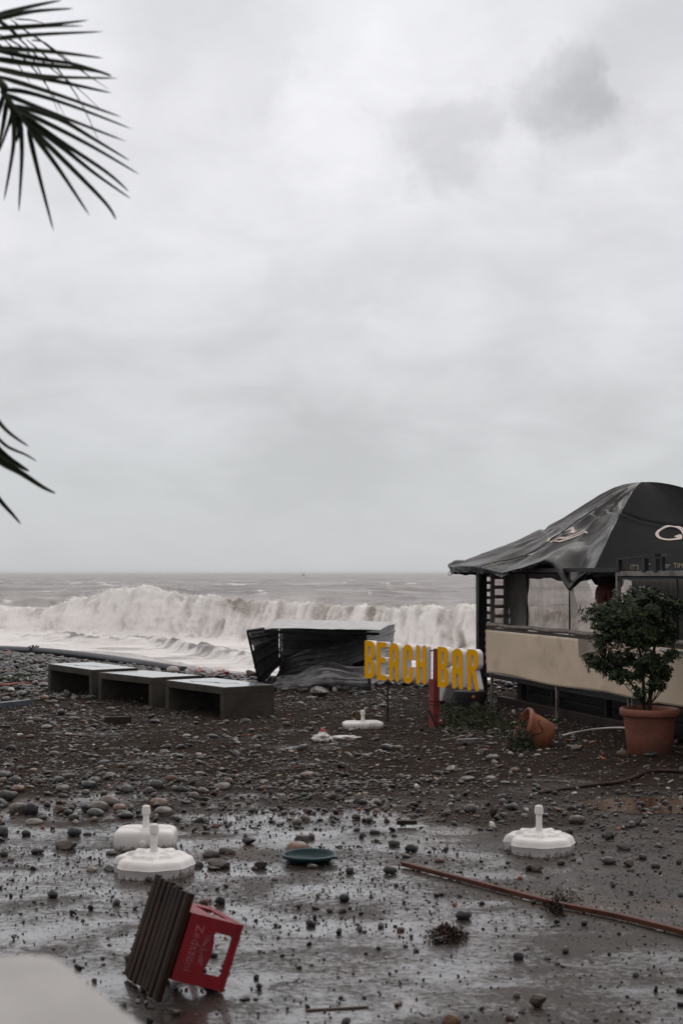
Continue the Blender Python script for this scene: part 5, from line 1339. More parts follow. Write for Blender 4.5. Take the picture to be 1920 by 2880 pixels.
M_BAG = mat('white_bag_red_print', (.66, .64, .63), .4, .15, 5, dirt=(.48, .05, .04), dscale=9, damt=.95)
M_RAG = mat('white_plastic_film', (.68, .66, .65), .35, .25, 6, dirt=(.25, .2, .18), dscale=6, damt=.7)
blob('carrier_bag', 905, 2085, .10, .10, .055, M_RAG, 'crumpled white carrier bag left of the white plastic strip', 'bag', 3, rough=.5)
blob('plastic_scrap', 908, 2072, .028, .03, .02, mat('bright_red_plastic', (.60, .03, .02), .4, .1), 'small bright red scrap on the white carrier bag', 'scrap', 8, z=.06)
blob('plastic_sheet', 965, 2078, .16, .10, .018, M_RAG, 'torn white plastic strip lying right of the carrier bag', 'plastic strip', 5, rough=.7, rz=.3)
blob('refuse_bag', 548, 1896, .14, .12, .10, M_BAG, 'crumpled red and white bag behind the middle concrete bench', 'bag', 11, rough=.5, Y=24.5)
blob('refuse_bag', 612, 1900, .17, .12, .09, M_BAG, 'crumpled white and red bag behind the nearest concrete bench', 'bag', 14, rough=.5, Y=23.8)
blob('foam_lump', 486, 1888, .11, .08, .07, mat('dirty_white_foam', (.48, .44, .41), .7, .1), 'smooth dirty white lump behind the benches', 'foam lump', 17, rough=.08, Y=24.8)
blob('drink_can', 608, 1972, .03, .05, .03, mat('red_can', (.35, .03, .03), .4, .2), 'small red and pale can inside the nearest concrete bench', 'can', 19, rough=.1)
blob('plastic_scrap', 1740, 2330, .018, .014, .004, mat('orange_red_scrap', (.65, .08, .03), .5, .1), 'small flat orange red scrap right of the right-hand parasol base', 'scrap', 21)
blob('plastic_scrap', 1608, 2271, .022, .012, .008, M_RAG, 'small white plastic scrap beside the muddy puddle', 'scrap', 23)
# ------------------------------------------------------------------ pots
M_TER = mat('terracotta_plastic', (.235, .082, .054), .6, .2, 4, .12, 50, dirt=(.10, .045, .035), dscale=2.2, damt=.7)
def pot_mesh(name, parent, sc_=1.0, M=None, m=None):
    pr = [(.001, 0), (.205, 0), (.215, .01), (.240, .20), (.262, .395), (.266, .402), (.290, .404), (.297, .412), (.297, .462), (.290, .475), (.272, .477), (.262, .468), (.255, .40), (.235, .30), (.001, .30)]
    mb = MB(); mb.lathe([(r_ * sc_, z_ * sc_) for r_, z_ in pr], 64, M); o = mb.build(name, m or M_TER, parent, smooth=True); fix_normals(o); return autosmooth(o, 45)
def leaf_mesh(tips, nl, ll, lw, rg, spread=1.0):
    """clusters of small pointed-oval leaves round twig tips; tips: list of (pos, dir)"""
    V = []; F = []
    for p, d in tips:
        d = d.normalized(); a = d.cross(Vector((.3, .5, .8))).normalized(); b = d.cross(a)
        for k in range(nl):
            q = k * 2.399 + rg.uniform(-.3, .3); up_ = rg.uniform(-.1, .85) / spread
            ld = (a * math.cos(q) + b * math.sin(q) + d * up_).normalized()
            L = ll * rg.uniform(.65, 1.15); w_ = lw * rg.uniform(.8, 1.15)
            sd = ld.cross(d).normalized() if ld.cross(d).length > .05 else a
            nrm_ = sd.cross(ld); st_ = p - d * rg.uniform(0, .05)
            i0 = len(V)
            V += [st_, st_ + ld * L * .45 + sd * w_ * .40 + nrm_ * .003, st_ + ld * L * .78 + sd * w_ * .46 + nrm_ * .002, st_ + ld * L - nrm_ * L * .08, st_ + ld * L * .78 - sd * w_ * .46 + nrm_ * .002, st_ + ld * L * .45 - sd * w_ * .40 + nrm_ * .003, st_ + ld * L * .5 - nrm_ * .003]
            F += [(i0, i0 + 1, i0 + 6), (i0 + 1, i0 + 2, i0 + 6), (i0 + 2, i0 + 3, i0 + 6), (i0 + 3, i0 + 4, i0 + 6), (i0 + 4, i0 + 5, i0 + 6), (i0 + 5, i0, i0 + 6)]
    return V, F
def leaf_mat(name, c1, c2, sp_=.5):
    m = bpy.data.materials.new(name); m.use_nodes = True; t = m.node_tree; b = t.nodes['Principled BSDF']
    g = N(t, 'ShaderNodeNewGeometry'); r_ = ramp(t, g.outputs['Random Per Island'], [(0, c1), (.75, c2), (.97, (c2[0] * 1.5, c2[1] * 1.3, c2[2])), (1, (.16, .14, .02))])
    t.links.new(r_, b.inputs['Base Color']); b.inputs['Roughness'].default_value = .38; b.inputs['Specular IOR Level'].default_value = sp_
    return m
M_LEAF = leaf_mat('glossy_shrub_leaf', (.012, .024, .009), (.034, .062, .020))
g = gp(1829, 2118, 0); PZ = Hs(g.x, g.y) - .03; PYD = g.y + .05
ps = thing('potted_shrub', 'leafy dark green shrub in a large terracotta pot before the beach bar', 'potted plant', (g.x, PYD, PZ))
pot_mesh('pot', ps, 1.0)
mb = MB(); mb.lathe([(.001, .41), (.12, .415), (.253, .405)], 32); mb.build('soil', mat('dark_soil', (.02, .016, .013), .9, .4, 9, .6), ps, smooth=True)
def local(px, py, dy=0.0):
    p = at(px, py, PYD + dy); return p - Vector((g.x, PYD, PZ))
rg = random.Random(5)
blobs = [(1770, 1728, 92, 58, .30, 190), (1845, 1712, 55, 52, .26, 95), (1698, 1732, 56, 38, .22, 70), (1742, 1782, 72, 42, .25, 100), (1822, 1785, 62, 42, .25, 80), (1748, 1850, 48, 22, .16, 46), (1665, 1862, 26, 20, .12, 24), (1700, 1872, 34, 16, .12, 28), (1812, 1862, 50, 34, .18, 64), (1864, 1886, 26, 24, .14, 30), (1903, 1705, 22, 26, .16, 26), (1800, 1675, 40, 24, .2, 36), (1725, 1896, 30, 18, .14, 18), (1880, 1790, 24, 30, .14, 22), (1850, 1930, 20, 12, .1, 8), (1655, 1845, 8, 6, .05, 5), (1765, 1905, 42, 24, .15, 34), (1850, 1915, 30, 20, .12, 22), (1800, 1945, 30, 14, .08, 12), (1690, 1800, 26, 18, .12, 16), (1890, 1840, 22, 18, .12, 14)]
forks = [local(1822, 1985), local(1806, 1900), local(1830, 1890), local(1795, 1820), local(1840, 1800), local(1730, 1880), local(1770, 1760), local(1860, 1850), local(1700, 1862), local(1735, 1740, .05), local(1835, 1740, -.05)]
tips = []; twigs = MB()
for cx_, cy_, rx, ry, dpt, cnt in blobs:
    for _ in range(int(cnt * 1.02)):
        while True:
            a, b_, c_ = rg.uniform(-1, 1), rg.uniform(-1, 1), rg.uniform(-1, 1)
            if .12 < a * a + b_ * b_ + c_ * c_ < 1: break
        jt = 1.08 + .35 * (rg.random() < .2); p = local(cx_ + a * rx * jt, cy_ + b_ * ry * jt, c_ * dpt)
        f = min(forks, key=lambda q: (q - p).length + (.3 if q.z > p.z + .03 else 0)); d = (p - f); d = d.normalized() + Vector((a * .4, c_ * .5, -b_ * .5 + .25)); tips.append((p, d))
        if rg.random() < .55: mid = (p + f) / 2 + Vector((rg.uniform(-.02, .02), rg.uniform(-.02, .02), -.015)); twigs.tube([f, mid, p], [.0045, .003, .002], 4, cap=False)
V, F = leaf_mesh(tips, 12, .050, .022, rg)
o = obj('crown', mesh_np('crown', np.array([tuple(v_) for v_ in V]), F, [M_LEAF], smooth=False), ps)
M_BARK = mat('shrub_bark', (.030, .022, .017), .8, .35, 9, .4)
base = Vector((-.02, 0, .36))
def lb(P, r0, r1):
    pts = smooth_path(P, 5); twigs.tube(pts, [r0 + (r1 - r0) * i / (len(pts) - 1) for i in range(len(pts))], 7)
tw_cnt = 0
lb([base, forks[0] + Vector((.01, 0, 0)), forks[2], forks[4], forks[10]], .028, .008)
lb([base + Vector((-.03, .02, 0)), forks[0] + Vector((-.04, .02, 0)), forks[1], forks[3], forks[6], forks[9]], .022, .007)
lb([forks[0] + Vector((-.02, 0, -.08)), local(1775, 1925), forks[5], forks[8], local(1668, 1868)], .012, .004)
lb([forks[0] + Vector((.0, 0, -.02)), local(1845, 1900), forks[7], local(1868, 1880)], .011, .005)
lb([forks[1], local(1770, 1850), local(1735, 1790)], .010, .004)
twigs.build('trunk', M_BARK, ps, smooth=True)
# toppled pot, tilted on its side, mouth towards the left
g2 = gp(1535, 2096, 0); tp_ = thing('toppled_pot', 'cracked terracotta pot lying tilted on its side with its mouth to the left', 'plant pot', (g2.x, g2.y, Hs(g2.x, g2.y)))
d_ax = Vector((-.92, -.10, .34)).normalized()        # from foot to mouth
xa = d_ax.cross(Vector((0, 0, 1))).normalized(); ya = xa.cross(d_ax)
MT = Matrix(((xa.x, ya.x, d_ax.x, 0), (xa.y, ya.y, d_ax.y, 0), (xa.z, ya.z, d_ax.z, 0), (0, 0, 0, 1))); SCP = .60
cen = at(1513, 2066, g2.y) - tp_.location
MT = Matrix.Translation(cen - d_ax * .12) @ MT
M_TER2 = mat('orange_terracotta', (.30, .100, .052), .6, .25, 6, .1, 50, dirt=(.12, .05, .035), dscale=4, damt=.7)
pr = [(.001, 0), (.135, 0), (.142, .006), (.165, .14), (.180, .245), (.186, .250), (.200, .252), (.204, .258), (.204, .290), (.198, .298), (.188, .298), (.182, .29), (.175, .245), (.16, .14), (.14, .02), (.001, .018)]
mb = MB(); mb.lathe([(a * 1.14, b * 1.06) for a, b in pr], 56, MT); o = mb.build('pot', M_TER2, tp_, smooth=True); fix_normals(o); autosmooth(o, 45)
# ragged crack running round the wall below the rim
V = []
view = (Vector((0, 0, EYE)) - (tp_.location + cen)).normalized()
th0 = math.atan2(view.dot(ya), view.dot(xa)) 
for k in range(14):
    th = th0 + .9 - k * .13; zl = .215 - .045 * math.sin(k * .9) - .004 * k; w_ = .007 + .005 * math.sin(k * 1.9 + 1) + .004 * (k == 5)
    for dz in (-w_, w_):
        z_ = zl + dz; r_ = 1.14 * np.interp(z_, [.006, .14, .245], [.142, .165, .180]) + .002; V.append(MT @ Vector((r_ * math.cos(th), r_ * math.sin(th), z_)))
mb = MB(); mb.add(V, [(2 * k, 2 * k + 1, 2 * k + 3, 2 * k + 2) for k in range(13)]); mb.build('crack', M_BLK, tp_)
# ------------------------------------------------------------------ uprooted greenery
def shrub_heap(name, label, cat, spots, m, seed, ll=.06, lw=.018, nl=7, hmax=.2, stems=26):
    rg_ = random.Random(seed); c = spots[0]; g_ = gp(c[0], c[1], 0); th_ = thing(name, label, cat, (g_.x, g_.y, Hs(g_.x, g_.y)))
    tips = []; sm_ = MB()
    for px, py, rx, ry, n_, h_ in spots:
        for _ in range(n_):
            a, b_ = rg_.gauss(0, .45), rg_.gauss(0, .45); p = gp(px + a * rx, py + b_ * ry, 0); p.z = Hs(p.x, p.y) + rg_.random() ** 1.5 * h_ * max(.1, 1 - a * a - b_ * b_) + .015
            d = Vector((rg_.uniform(-1, 1), rg_.uniform(-1, 1), rg_.uniform(.1, 1.2))); tips.append((p - Vector(th_.location), d))
            if cat == 'shrub' and rg_.random() < .4:
                e = p - Vector(th_.location); s_ = e - d.normalized() * rg_.uniform(.06, .16); s_.z = max(s_.z, .0); sm_.tube([s_, (s_ + e) / 2 + Vector((0, 0, .01)), e], [.004, .003, .002], 4, cap=False)
    V, F = leaf_mesh(tips, nl, ll, lw, rg_)
    obj('leaves', mesh_np('leaves', np.array([tuple(v_) for v_ in V]), F, [m], smooth=False), th_)
    if sm_.v: sm_.build('stems', M_BARK, th_, smooth=True)
    return th_
M_L2 = leaf_mat('torn_shrub_leaf', (.014, .026, .008), (.040, .060, .014))
shrub_heap('uprooted_shrub', 'uprooted green shrub lying between the sign post and the toppled pot', 'shrub', [(1320, 2040, 95, 34, 150, .22), (1270, 2020, 40, 30, 50, .26), (1390, 2050, 60, 16, 40, .10), (1350, 2010, 50, 20, 40, .2)], M_L2, 4, ll=.055, lw=.014)
shrub_heap('pot_foliage', 'crushed leaves spilling from the mouth of the toppled pot', 'foliage', [(1468, 2104, 30, 12, 130, .30), (1440, 2080, 40, 14, 40, .14)], leaf_mat('pot_leaf', (.010, .018, .007), (.028, .042, .012)), 6, ll=.045, lw=.016)
shrub_heap('weed_clump', 'low green weeds growing among the pebbles at the left edge', 'weeds', [(45, 1915, 70, 12, 90, .05), (70, 1895, 40, 8, 40, .05), (-10, 1905, 50, 14, 40, .05)], leaf_mat('weed_leaf', (.018, .035, .008), (.040, .070, .018)), 8, ll=.07, lw=.016)
shrub_heap('seaweed_clump', 'small heap of reddish brown seaweed on the wet sand', 'seaweed', [(1258, 2636, 50, 20, 150, .05)], leaf_mat('brown_weed', (.022, .010, .007), (.045, .018, .012)), 9, ll=.022, lw=.004, nl=9)
shrub_heap('weed_clump', 'yellowish weeds behind the small white parasol base', 'weeds', [(1010, 2018, 36, 12, 40, .06)], leaf_mat('ochre_weed', (.07, .055, .012), (.16, .10, .025)), 10, ll=.06, lw=.014)
shrub_heap('weed_clump', 'green and brown weeds caught on the rusty bar', 'weeds', [(1575, 2528, 60, 14, 34, .05)], leaf_mat('caught_weed', (.03, .035, .010), (.09, .07, .03)), 12, ll=.026, lw=.004, nl=6)
shrub_heap('seaweed_clump', 'wet dark seaweed below the rusty bar', 'seaweed', [(1560, 2560, 26, 26, 30, .04)], leaf_mat('dark_weed', (.012, .010, .008), (.03, .022, .016)), 13, ll=.04, lw=.006, nl=6)
# ------------------------------------------------------------------ blurred concrete ledge close to the camera
def ledge_pt(px, py, z): return gp(px, py, z)
ZL = 1.40
P = [(-700, 2735), (-60, 2690), (90, 2684), (150, 2693), (185, 2713), (400, 2885), (620, 3060), (900, 3280)]
pts = [gp(a, b, ZL) for a, b in P]; pts += [Vector((-1.2, .35, ZL)), Vector((-1.6, 1.2, ZL))]
loop = [(p.x, p.y) for p in pts]
mb = prism([loop], lambda x, y, t: (x, y, ZL - .14 * t), 0, 0); o = mb.build('ledge', [mat('pale_smooth_concrete', (.40, .388, .378), .6, .12, 5, .05)]); fix_normals(o)
c_ = Vector((-.75, .9, 0)); 
tl = thing('concrete_ledge', 'smooth pale concrete ledge, out of focus in the near bottom left corner', 'ledge', (-.75, .9, 0)); o.name = 'slab'; o.parent = tl; o.matrix_parent_inverse = Matrix.Translation(tl.location).inverted()
mb = MB(); mb.box((-.35, .1, .62), (.5, .5, 1.276)); mb.build('pier', MATS['pale_smooth_concrete'], tl)
# ------------------------------------------------------------------ palm
def zp(x, y): return (x / 3.36, y / 3.36)
PALM_Y = 3.6
palm = thing('palm_tree', 'palm tree whose dark fronds reach in from the left edge', 'palm', (-3.1, 3.9, Hs(-3.1, 3.9)))
M_PALM = leaf_mat('palm_leaflet', (.010, .017, .006), (.020, .032, .010), .4)
M_PTR = mat('palm_trunk_bark', (.10, .07, .05), .9, .4, 8, .8, 12)
mb = MB(); tr_ = [(Vector((.02 * math.sin(k), 0, -.1 + k * .165)), .17 - .002 * k + .012 * (k % 2)) for k in range(20)]; mb.tube([p for p, _ in tr_], [r_ for _, r_ in tr_], 20); mb.build('trunk', M_PTR, palm, smooth=True)
crown_c = Vector((-3.1, 3.9, 3.1))
def leaflet(V, F, P, wd, axis=Vector((0, -1, 0))):
    pts = smooth_path(P, 5); n_ = len(pts); i0 = len(V)
    for i, p in enumerate(pts):
        t_ = (pts[min(i + 1, n_ - 1)] - pts[max(i - 1, 0)]).normalized(); s_ = t_.cross(axis).normalized(); u = i / (n_ - 1)
        w_ = wd * (min(1, .35 + u * 4) * (1 - u) ** .55 + .02)
        V += [p + s_ * w_ * .5, p - axis * w_ * .28 , p - s_ * w_ * .5]
    for i in range(n_ - 1):
        a = i0 + i * 3; F += [(a, a + 1, a + 4, a + 3), (a + 1, a + 2, a + 5, a + 4)]
def frond(label, rach, leaves, wd=.0125):
    V = []; F = []; 
    for P, dy, w_ in leaves: leaflet(V, F, [at(a, b, PALM_Y + dy + (k * .03)) - Vector(palm.location) for k, (a, b) in enumerate(P)], w_ * wd)
    o = obj('frond', mesh_np('frond', np.array([tuple(v_) for v_ in V]), F, [M_PALM]), palm); 
    r_ = smooth_path([p - Vector(palm.location) for p in rach], 6); mb = MB(); mb.tube(r_, [.018 - .0145 * i / (len(r_) - 1) for i in range(len(r_))], 6); q = mb.build('stalk', M_PALM, o, smooth=True)
    return o
ZL_ = [[(-60, 150), (300, 60), (590, 0)], [(-60, 190), (300, 110), (700, 80)], [(-60, 270), (400, 240), (840, 190)], [(0, 280), (450, 250), (790, 245)], [(-40, 370), (300, 330), (980, 298)], [(-60, 450), (500, 490), (980, 550)],
       [(-40, 480), (400, 560), (720, 610), (1060, 710)], [(-40, 570), (400, 615), (860, 660), (1060, 725)], [(-40, 640), (400, 720), (1120, 740)], [(-40, 655), (600, 780), (1060, 880)], [(-20, 720), (500, 880), (1160, 1110)], [(-90, 540), (300, 600), (700, 640), (960, 690)],
       [(40, 850), (250, 870), (680, 1000), (1250, 1220)], [(40, 885), (400, 1030), (1200, 1340)], [(110, 985), (550, 1120), (900, 1320), (1230, 1520)], [(130, 1015), (500, 1190), (900, 1400), (1320, 1650)], [(180, 1060), (550, 1320), (1000, 1620), (1220, 1810)],
       [(200, 1100), (600, 1400), (900, 1640), (1240, 1880)], [(230, 1150), (650, 1560), (1000, 1920), (1100, 2080)], [(265, 1200), (560, 1600), (850, 2040)], [(265, 1210), (370, 1650), (510, 2190)],
       [(40, 890), (-20, 1100), (-60, 1300)], [(70, 940), (30, 1200), (-30, 1480)], [(110, 990), (110, 1100), (-10, 1450)], [(130, 1060), (130, 1380), (40, 1900)], [(190, 1110), (210, 1450), (180, 2010)], [(150, 1040), (180, 1200), (160, 1350)], [(75, 945), (120, 1080), (60, 1250)]]
thin = [[(0, 200), (200, 380), (450, 620), (720, 820), (980, 1060)], [(-50, 300), (250, 480), (420, 760), (560, 1080)], [(100, 180), (300, 330), (520, 470), (900, 760)], [(-50, 380), (120, 540), (300, 800)], [(250, 370), (520, 620), (760, 960), (940, 1340)], [(140, 180), (300, 190), (430, 225)], [(300, 380), (420, 400), (520, 480)], [(350, 350), (560, 520), (800, 690), (1040, 850)], [(40, 370), (380, 720), (620, 1100)]]
mk = lambda L: [(a / 3.36, b / 3.36) for a, b in L]
frond('f1', [crown_c, at(-420, 60, 3.75), at(-150, 120, 3.65), at(0, 232, 3.6), at(12, 262, 3.6), at(39, 301, 3.6), at(60, 330, 3.6), at(82, 362, 3.6)],
      [(mk(L), rg.uniform(-.05, .05), 1.25 if i not in (3,) else .8) for i, L in enumerate(ZL_)])
frond('f2', [crown_c, at(-400, -60, 4.2), at(-120, 0, 4.1), at(0, 60, 4.0), at(60, 110, 4.0)], [(mk(L), .45 + rg.uniform(-.05, .05), .42) for L in thin], .014)
mk2 = lambda L: [(a / 6.72, 1150 + b / 6.72) for a, b in L]
low = [[(-300, -150), (100, 380), (560, 720)], [(-300, 250), (100, 680), (480, 860), (700, 990)], [(-300, 520), (0, 830), (350, 1060), (560, 1180)], [(-300, 640), (0, 980), (400, 1210), (800, 1470), (1060, 1600)], [(-300, 1300), (0, 1720), (250, 2000), (400, 2180)], [(-300, 430), (0, 780), (300, 1000)]]
frond('f3', [crown_c, at(-520, 600, 3.7), at(-330, 900, 3.65), at(-160, 1080, 3.6), at(-60, 1150, 3.55)], [(mk2(L), .05 * k, (.8, .6, 1.4, 1.3, .9, 1.3)[k]) for k, L in enumerate(low)], .017)
# the rest of the crown, outside the frame
rg3 = random.Random(3)
for k in range(9):
    az = R(80 + k * 31); V = []; F = []; P = []
    for i in range(9):
        u = i / 8; P.append(Vector((math.cos(az) * 1.9 * u, math.sin(az) * 1.9 * u, 3.05 + .75 * u - 1.35 * u * u + .05)))
    for i in range(2, 9):
        for sg in (-1, 1):
            for h_ in (0, .5):
                if i == 8 and h_: continue
                p = P[i].lerp(P[min(i + 1, 8)], h_); t_ = (P[i] - P[i - 1]).normalized(); s_ = t_.cross(Vector((0, 0, 1))).normalized() * sg
                L = .62 * math.sin(.5 + 2.3 * i / 8); leaflet(V, F, [p, p + (t_ * .5 + s_ * .7) * L * .5 + Vector((0, 0, -.02)), p + (t_ * .6 + s_ * .75) * L + Vector((0, 0, -.16))], .028, Vector((0, 0, 1)))
    o = obj('frond', mesh_np('frond', np.array([tuple(v_) for v_ in V]), F, [M_PALM]), palm); mb = MB(); mb.tube(P, [.020 - .0018 * i for i in range(9)], 6); mb.build('stalk', M_PALM, o, smooth=True)
# ------------------------------------------------------------------ stones
def ico(sub):
    bm = bmesh.new(); bmesh.ops.create_icosphere(bm, subdivisions=sub, radius=1.0)
    V = np.array([tuple(v.co) for v in bm.verts]); F = np.array([[v.index for v in f.verts] for f in bm.faces]); bm.free(); return V, F
def stone_proto(sub, seed, angular):
    V, F = ico(sub); rg_ = np.random.default_rng(seed)
    if angular:
        V = V * (1 + .34 * fbm(V[:, 0] * 1.3 + seed, V[:, 1] * 1.3, V[:, 2] * 1.3, 3, seed))[:, None]
        for _ in range(7):
            nn_ = rg_.normal(size=3); nn_ /= np.linalg.norm(nn_); h = rg_.uniform(.45, .8); d = V @ nn_ - h; V = V - np.maximum(d, 0)[:, None] * nn_ * .92
    else:
        V = np.sign(V) * np.abs(V) ** rg_.uniform(.86, 1.0)
        V = V * (1 + .24 * fbm(V[:, 0] * 1.1 + seed, V[:, 1] * .9, V[:, 2] * .9, 2, seed))[:, None]
        V[:, 0] *= 1 + .22 * V[:, 1] * rg_.uniform(-1, 1)
    V[:, :2] /= np.abs(V[:, :2]).max(); V[:, 2] /= np.abs(V[:, 2]).max()
    return V, F
TINTS = np.array([[.040, .042, .045], [.055, .055, .055], [.085, .082, .078], [.13, .12, .11], [.20, .18, .16], [.15, .085, .060], [.22, .12, .085], [.075, .045, .038], [.30, .27, .24], [.060, .066, .060]])
TW_FAR = np.array([.16, .15, .15, .13, .12, .04, .035, .08, .055, .085])
TW_NEAR = np.array([.34, .25, .14, .03, .005, .02, .01, .15, .0, .055])
M_STONE = bpy.data.materials.new('wet_stone'); M_STONE.use_nodes = True
def stone_mat(m, attr):
    t = m.node_tree; b = t.nodes['Principled BSDF']
    if attr: a = N(t, 'ShaderNodeAttribute'); a.attribute_name = 'tint'; c0 = a.outputs['Color']
    else: a = N(t, 'ShaderNodeObjectInfo'); c0 = a.outputs['Color']
    g = N(t, 'ShaderNodeNewGeometry'); n1 = noise(t, g.outputs['Position'], 34, 5, .65)
    c = mixc(t, 1.0, c0, rmp(t, n1, .3, .7, .65, 1.4), 'MULTIPLY'); t.links.new(c, b.inputs['Base Color'])
    t.links.new(rmp(t, n1, .3, .7, .18, .42), b.inputs['Roughness']); b.inputs['Specular IOR Level'].default_value = .5
    bp = N(t, 'ShaderNodeBump'); bp.inputs['Strength'].default_value = .25; bp.inputs['Distance'].default_value = .004; t.links.new(noise(t, g.outputs['Position'], 90, 3, .6), bp.inputs['Height']); t.links.new(bp.outputs[0], b.inputs['Normal'])
stone_mat(M_STONE, True); M_STONE1 = bpy.data.materials.new('wet_stone_single'); M_STONE1.use_nodes = True; stone_mat(M_STONE1, False)
rs = np.random.default_rng(99)
def half_w(y): return .24 * y + .9
BUD = []      # x, y, size, kind(0 round,1 angular), flatness, tint index
def scatter(n, y0, y1, smin, smax, p_ang, flat, tw, xr=None, power=2.2, dens=None, big=0.0, crest=False):
    y = np.sqrt(rs.uniform(y0 ** 2, y1 ** 2, n)); x = rs.uniform(-1, 1, n) * half_w(y)
    if xr is not None: x = rs.uniform(xr[0], xr[1], n)
    keep = np.ones(n, bool)
    if dens is not None: keep &= rs.random(n) < dens(x, y)
    if crest: keep &= y < np.interp(x, CX, CY) + .35
    s = smin * (smax / smin) ** (rs.random(n) ** power)
    k = (rs.random(n) < p_ang).astype(int); fl = rs.uniform(*flat, n); ti = rs.choice(len(TINTS), n, p=tw / tw.sum())
    BUD.append(np.stack([x, y, s, k, fl, ti], -1)[keep])
pat = lambda x, y: sstep(-.30, .30, fbm(x * .55, y * .45, 0, 4, 91))
hutx = lambda x, y: 1 - .9 * ((x > 2.4 + (19.9 - y) * .28) & (y < 21) & (y > 14.6))
# near wet film: specks and small dark bits
scatter(26000, 4.9, 9.5, .0016, .0080, .7, (.5, 1.0), TW_NEAR, power=2.2, dens=lambda x, y: .35 + .65 * pat(x, y * 1.4))
scatter(900, 4.9, 9.5, .007, .022, .75, (.55, .95), TW_NEAR, power=1.8)
scatter(60, 4.9, 9.5, .020, .034, .35, (.5, .85), TW_NEAR)
# middle zone
scatter(16000, 9.0, 12.6, .0025, .013, .6, (.5, .95), TW_NEAR * .6 + TW_FAR * .4, power=2.0, dens=lambda x, y: .25 + .75 * pat(x, y))
scatter(3600, 8.6, 12.8, .011, .036, .72, (.4, .85), TW_NEAR * .5 + TW_FAR * .5, power=1.5, dens=lambda x, y: (.15 + .85 * pat(x, y)) * (.45 + .55 * sstep(9.0, 11.5, y)))
scatter(90, 8.6, 12.0, .034, .060, .4, (.45, .8), TW_NEAR * .5 + TW_FAR * .5)
scatter(64, 10.2, 12.4, .040, .088, .2, (.40, .70), TW_FAR, xr=(-3.3, -.9))
# pebble field
scatter(36000, 12.0, 24.5, .006, .022, .5, (.25, .6), TW_FAR, power=1.5, dens=lambda x, y: (.35 + .65 * pat(x, y)) * hutx(x, y), crest=True)
scatter(9500, 12.0, 24.5, .018, .052, .45, (.20, .5), TW_FAR, power=2.2, dens=lambda x, y: (.30 + .70 * pat(x, y)) * hutx(x, y), crest=True)
scatter(260, 12.0, 22.0, .05, .085, .2, (.3, .6), TW_FAR, dens=hutx, crest=True)
# piled bank at the crest
TB = TW_FAR * np.array([2.2, 2.0, 1.2, .6, .4, .4, .3, .8, .3, 1.2])
scatter(9000, 21.2, 34.5, .045, .105, .12, (.35, .62), TB, power=1.6, dens=lambda x, y: sstep(-4.2, -1.6, y - np.interp(x, CX, CY)) * sstep(.9, -.2, x) + sstep(-1.6, -.6, y - np.interp(x, CX, CY)), crest=True)
scatter(2600, 20.0, 31.0, .05, .10, .12, (.35, .6), TB, xr=(-8.5, -3.6), power=1.6, dens=lambda x, y: sstep(-9, -4, y - np.interp(x, CX, CY)), crest=True)
B = np.concatenate(BUD)
# keep clear of things standing on the ground
def clear(B, x, y, r): return B[np.hypot(B[:, 0] - x, B[:, 1] - y) > r]
for b_, r_ in ((b1, .25), (b2, .24), (b3, .22), (d_, .18), (tp_, .18), (ps, .25)): B = clear(B, b_.location.x, b_.location.y, r_)
for t_ in np.linspace(0, .4, 6): q = O3 + W3 * t_; B = clear(B, q.x, q.y, .07)
sl_ = (B[:, 0] - BB.x) * BD.x + (B[:, 1] - BB.y) * BD.y; sn_ = (B[:, 0] - BB.x) * BN.x + (B[:, 1] - BB.y) * BN.y
B = B[~((sl_ > -.02) & (sl_ < 5.2) & (sn_ > -.02) & (sn_ < .68) & (B[:, 2] > .02))]
# apparent size, to choose which stones become objects of their own
PX = 960 + FPX * B[:, 0] / B[:, 1]; PY_ = 1613 + FPX * 1.8 / B[:, 1]
app = B[:, 2] / B[:, 1]; inview = (PX > 15) & (PX < 1905) & (PY_ < 2860)
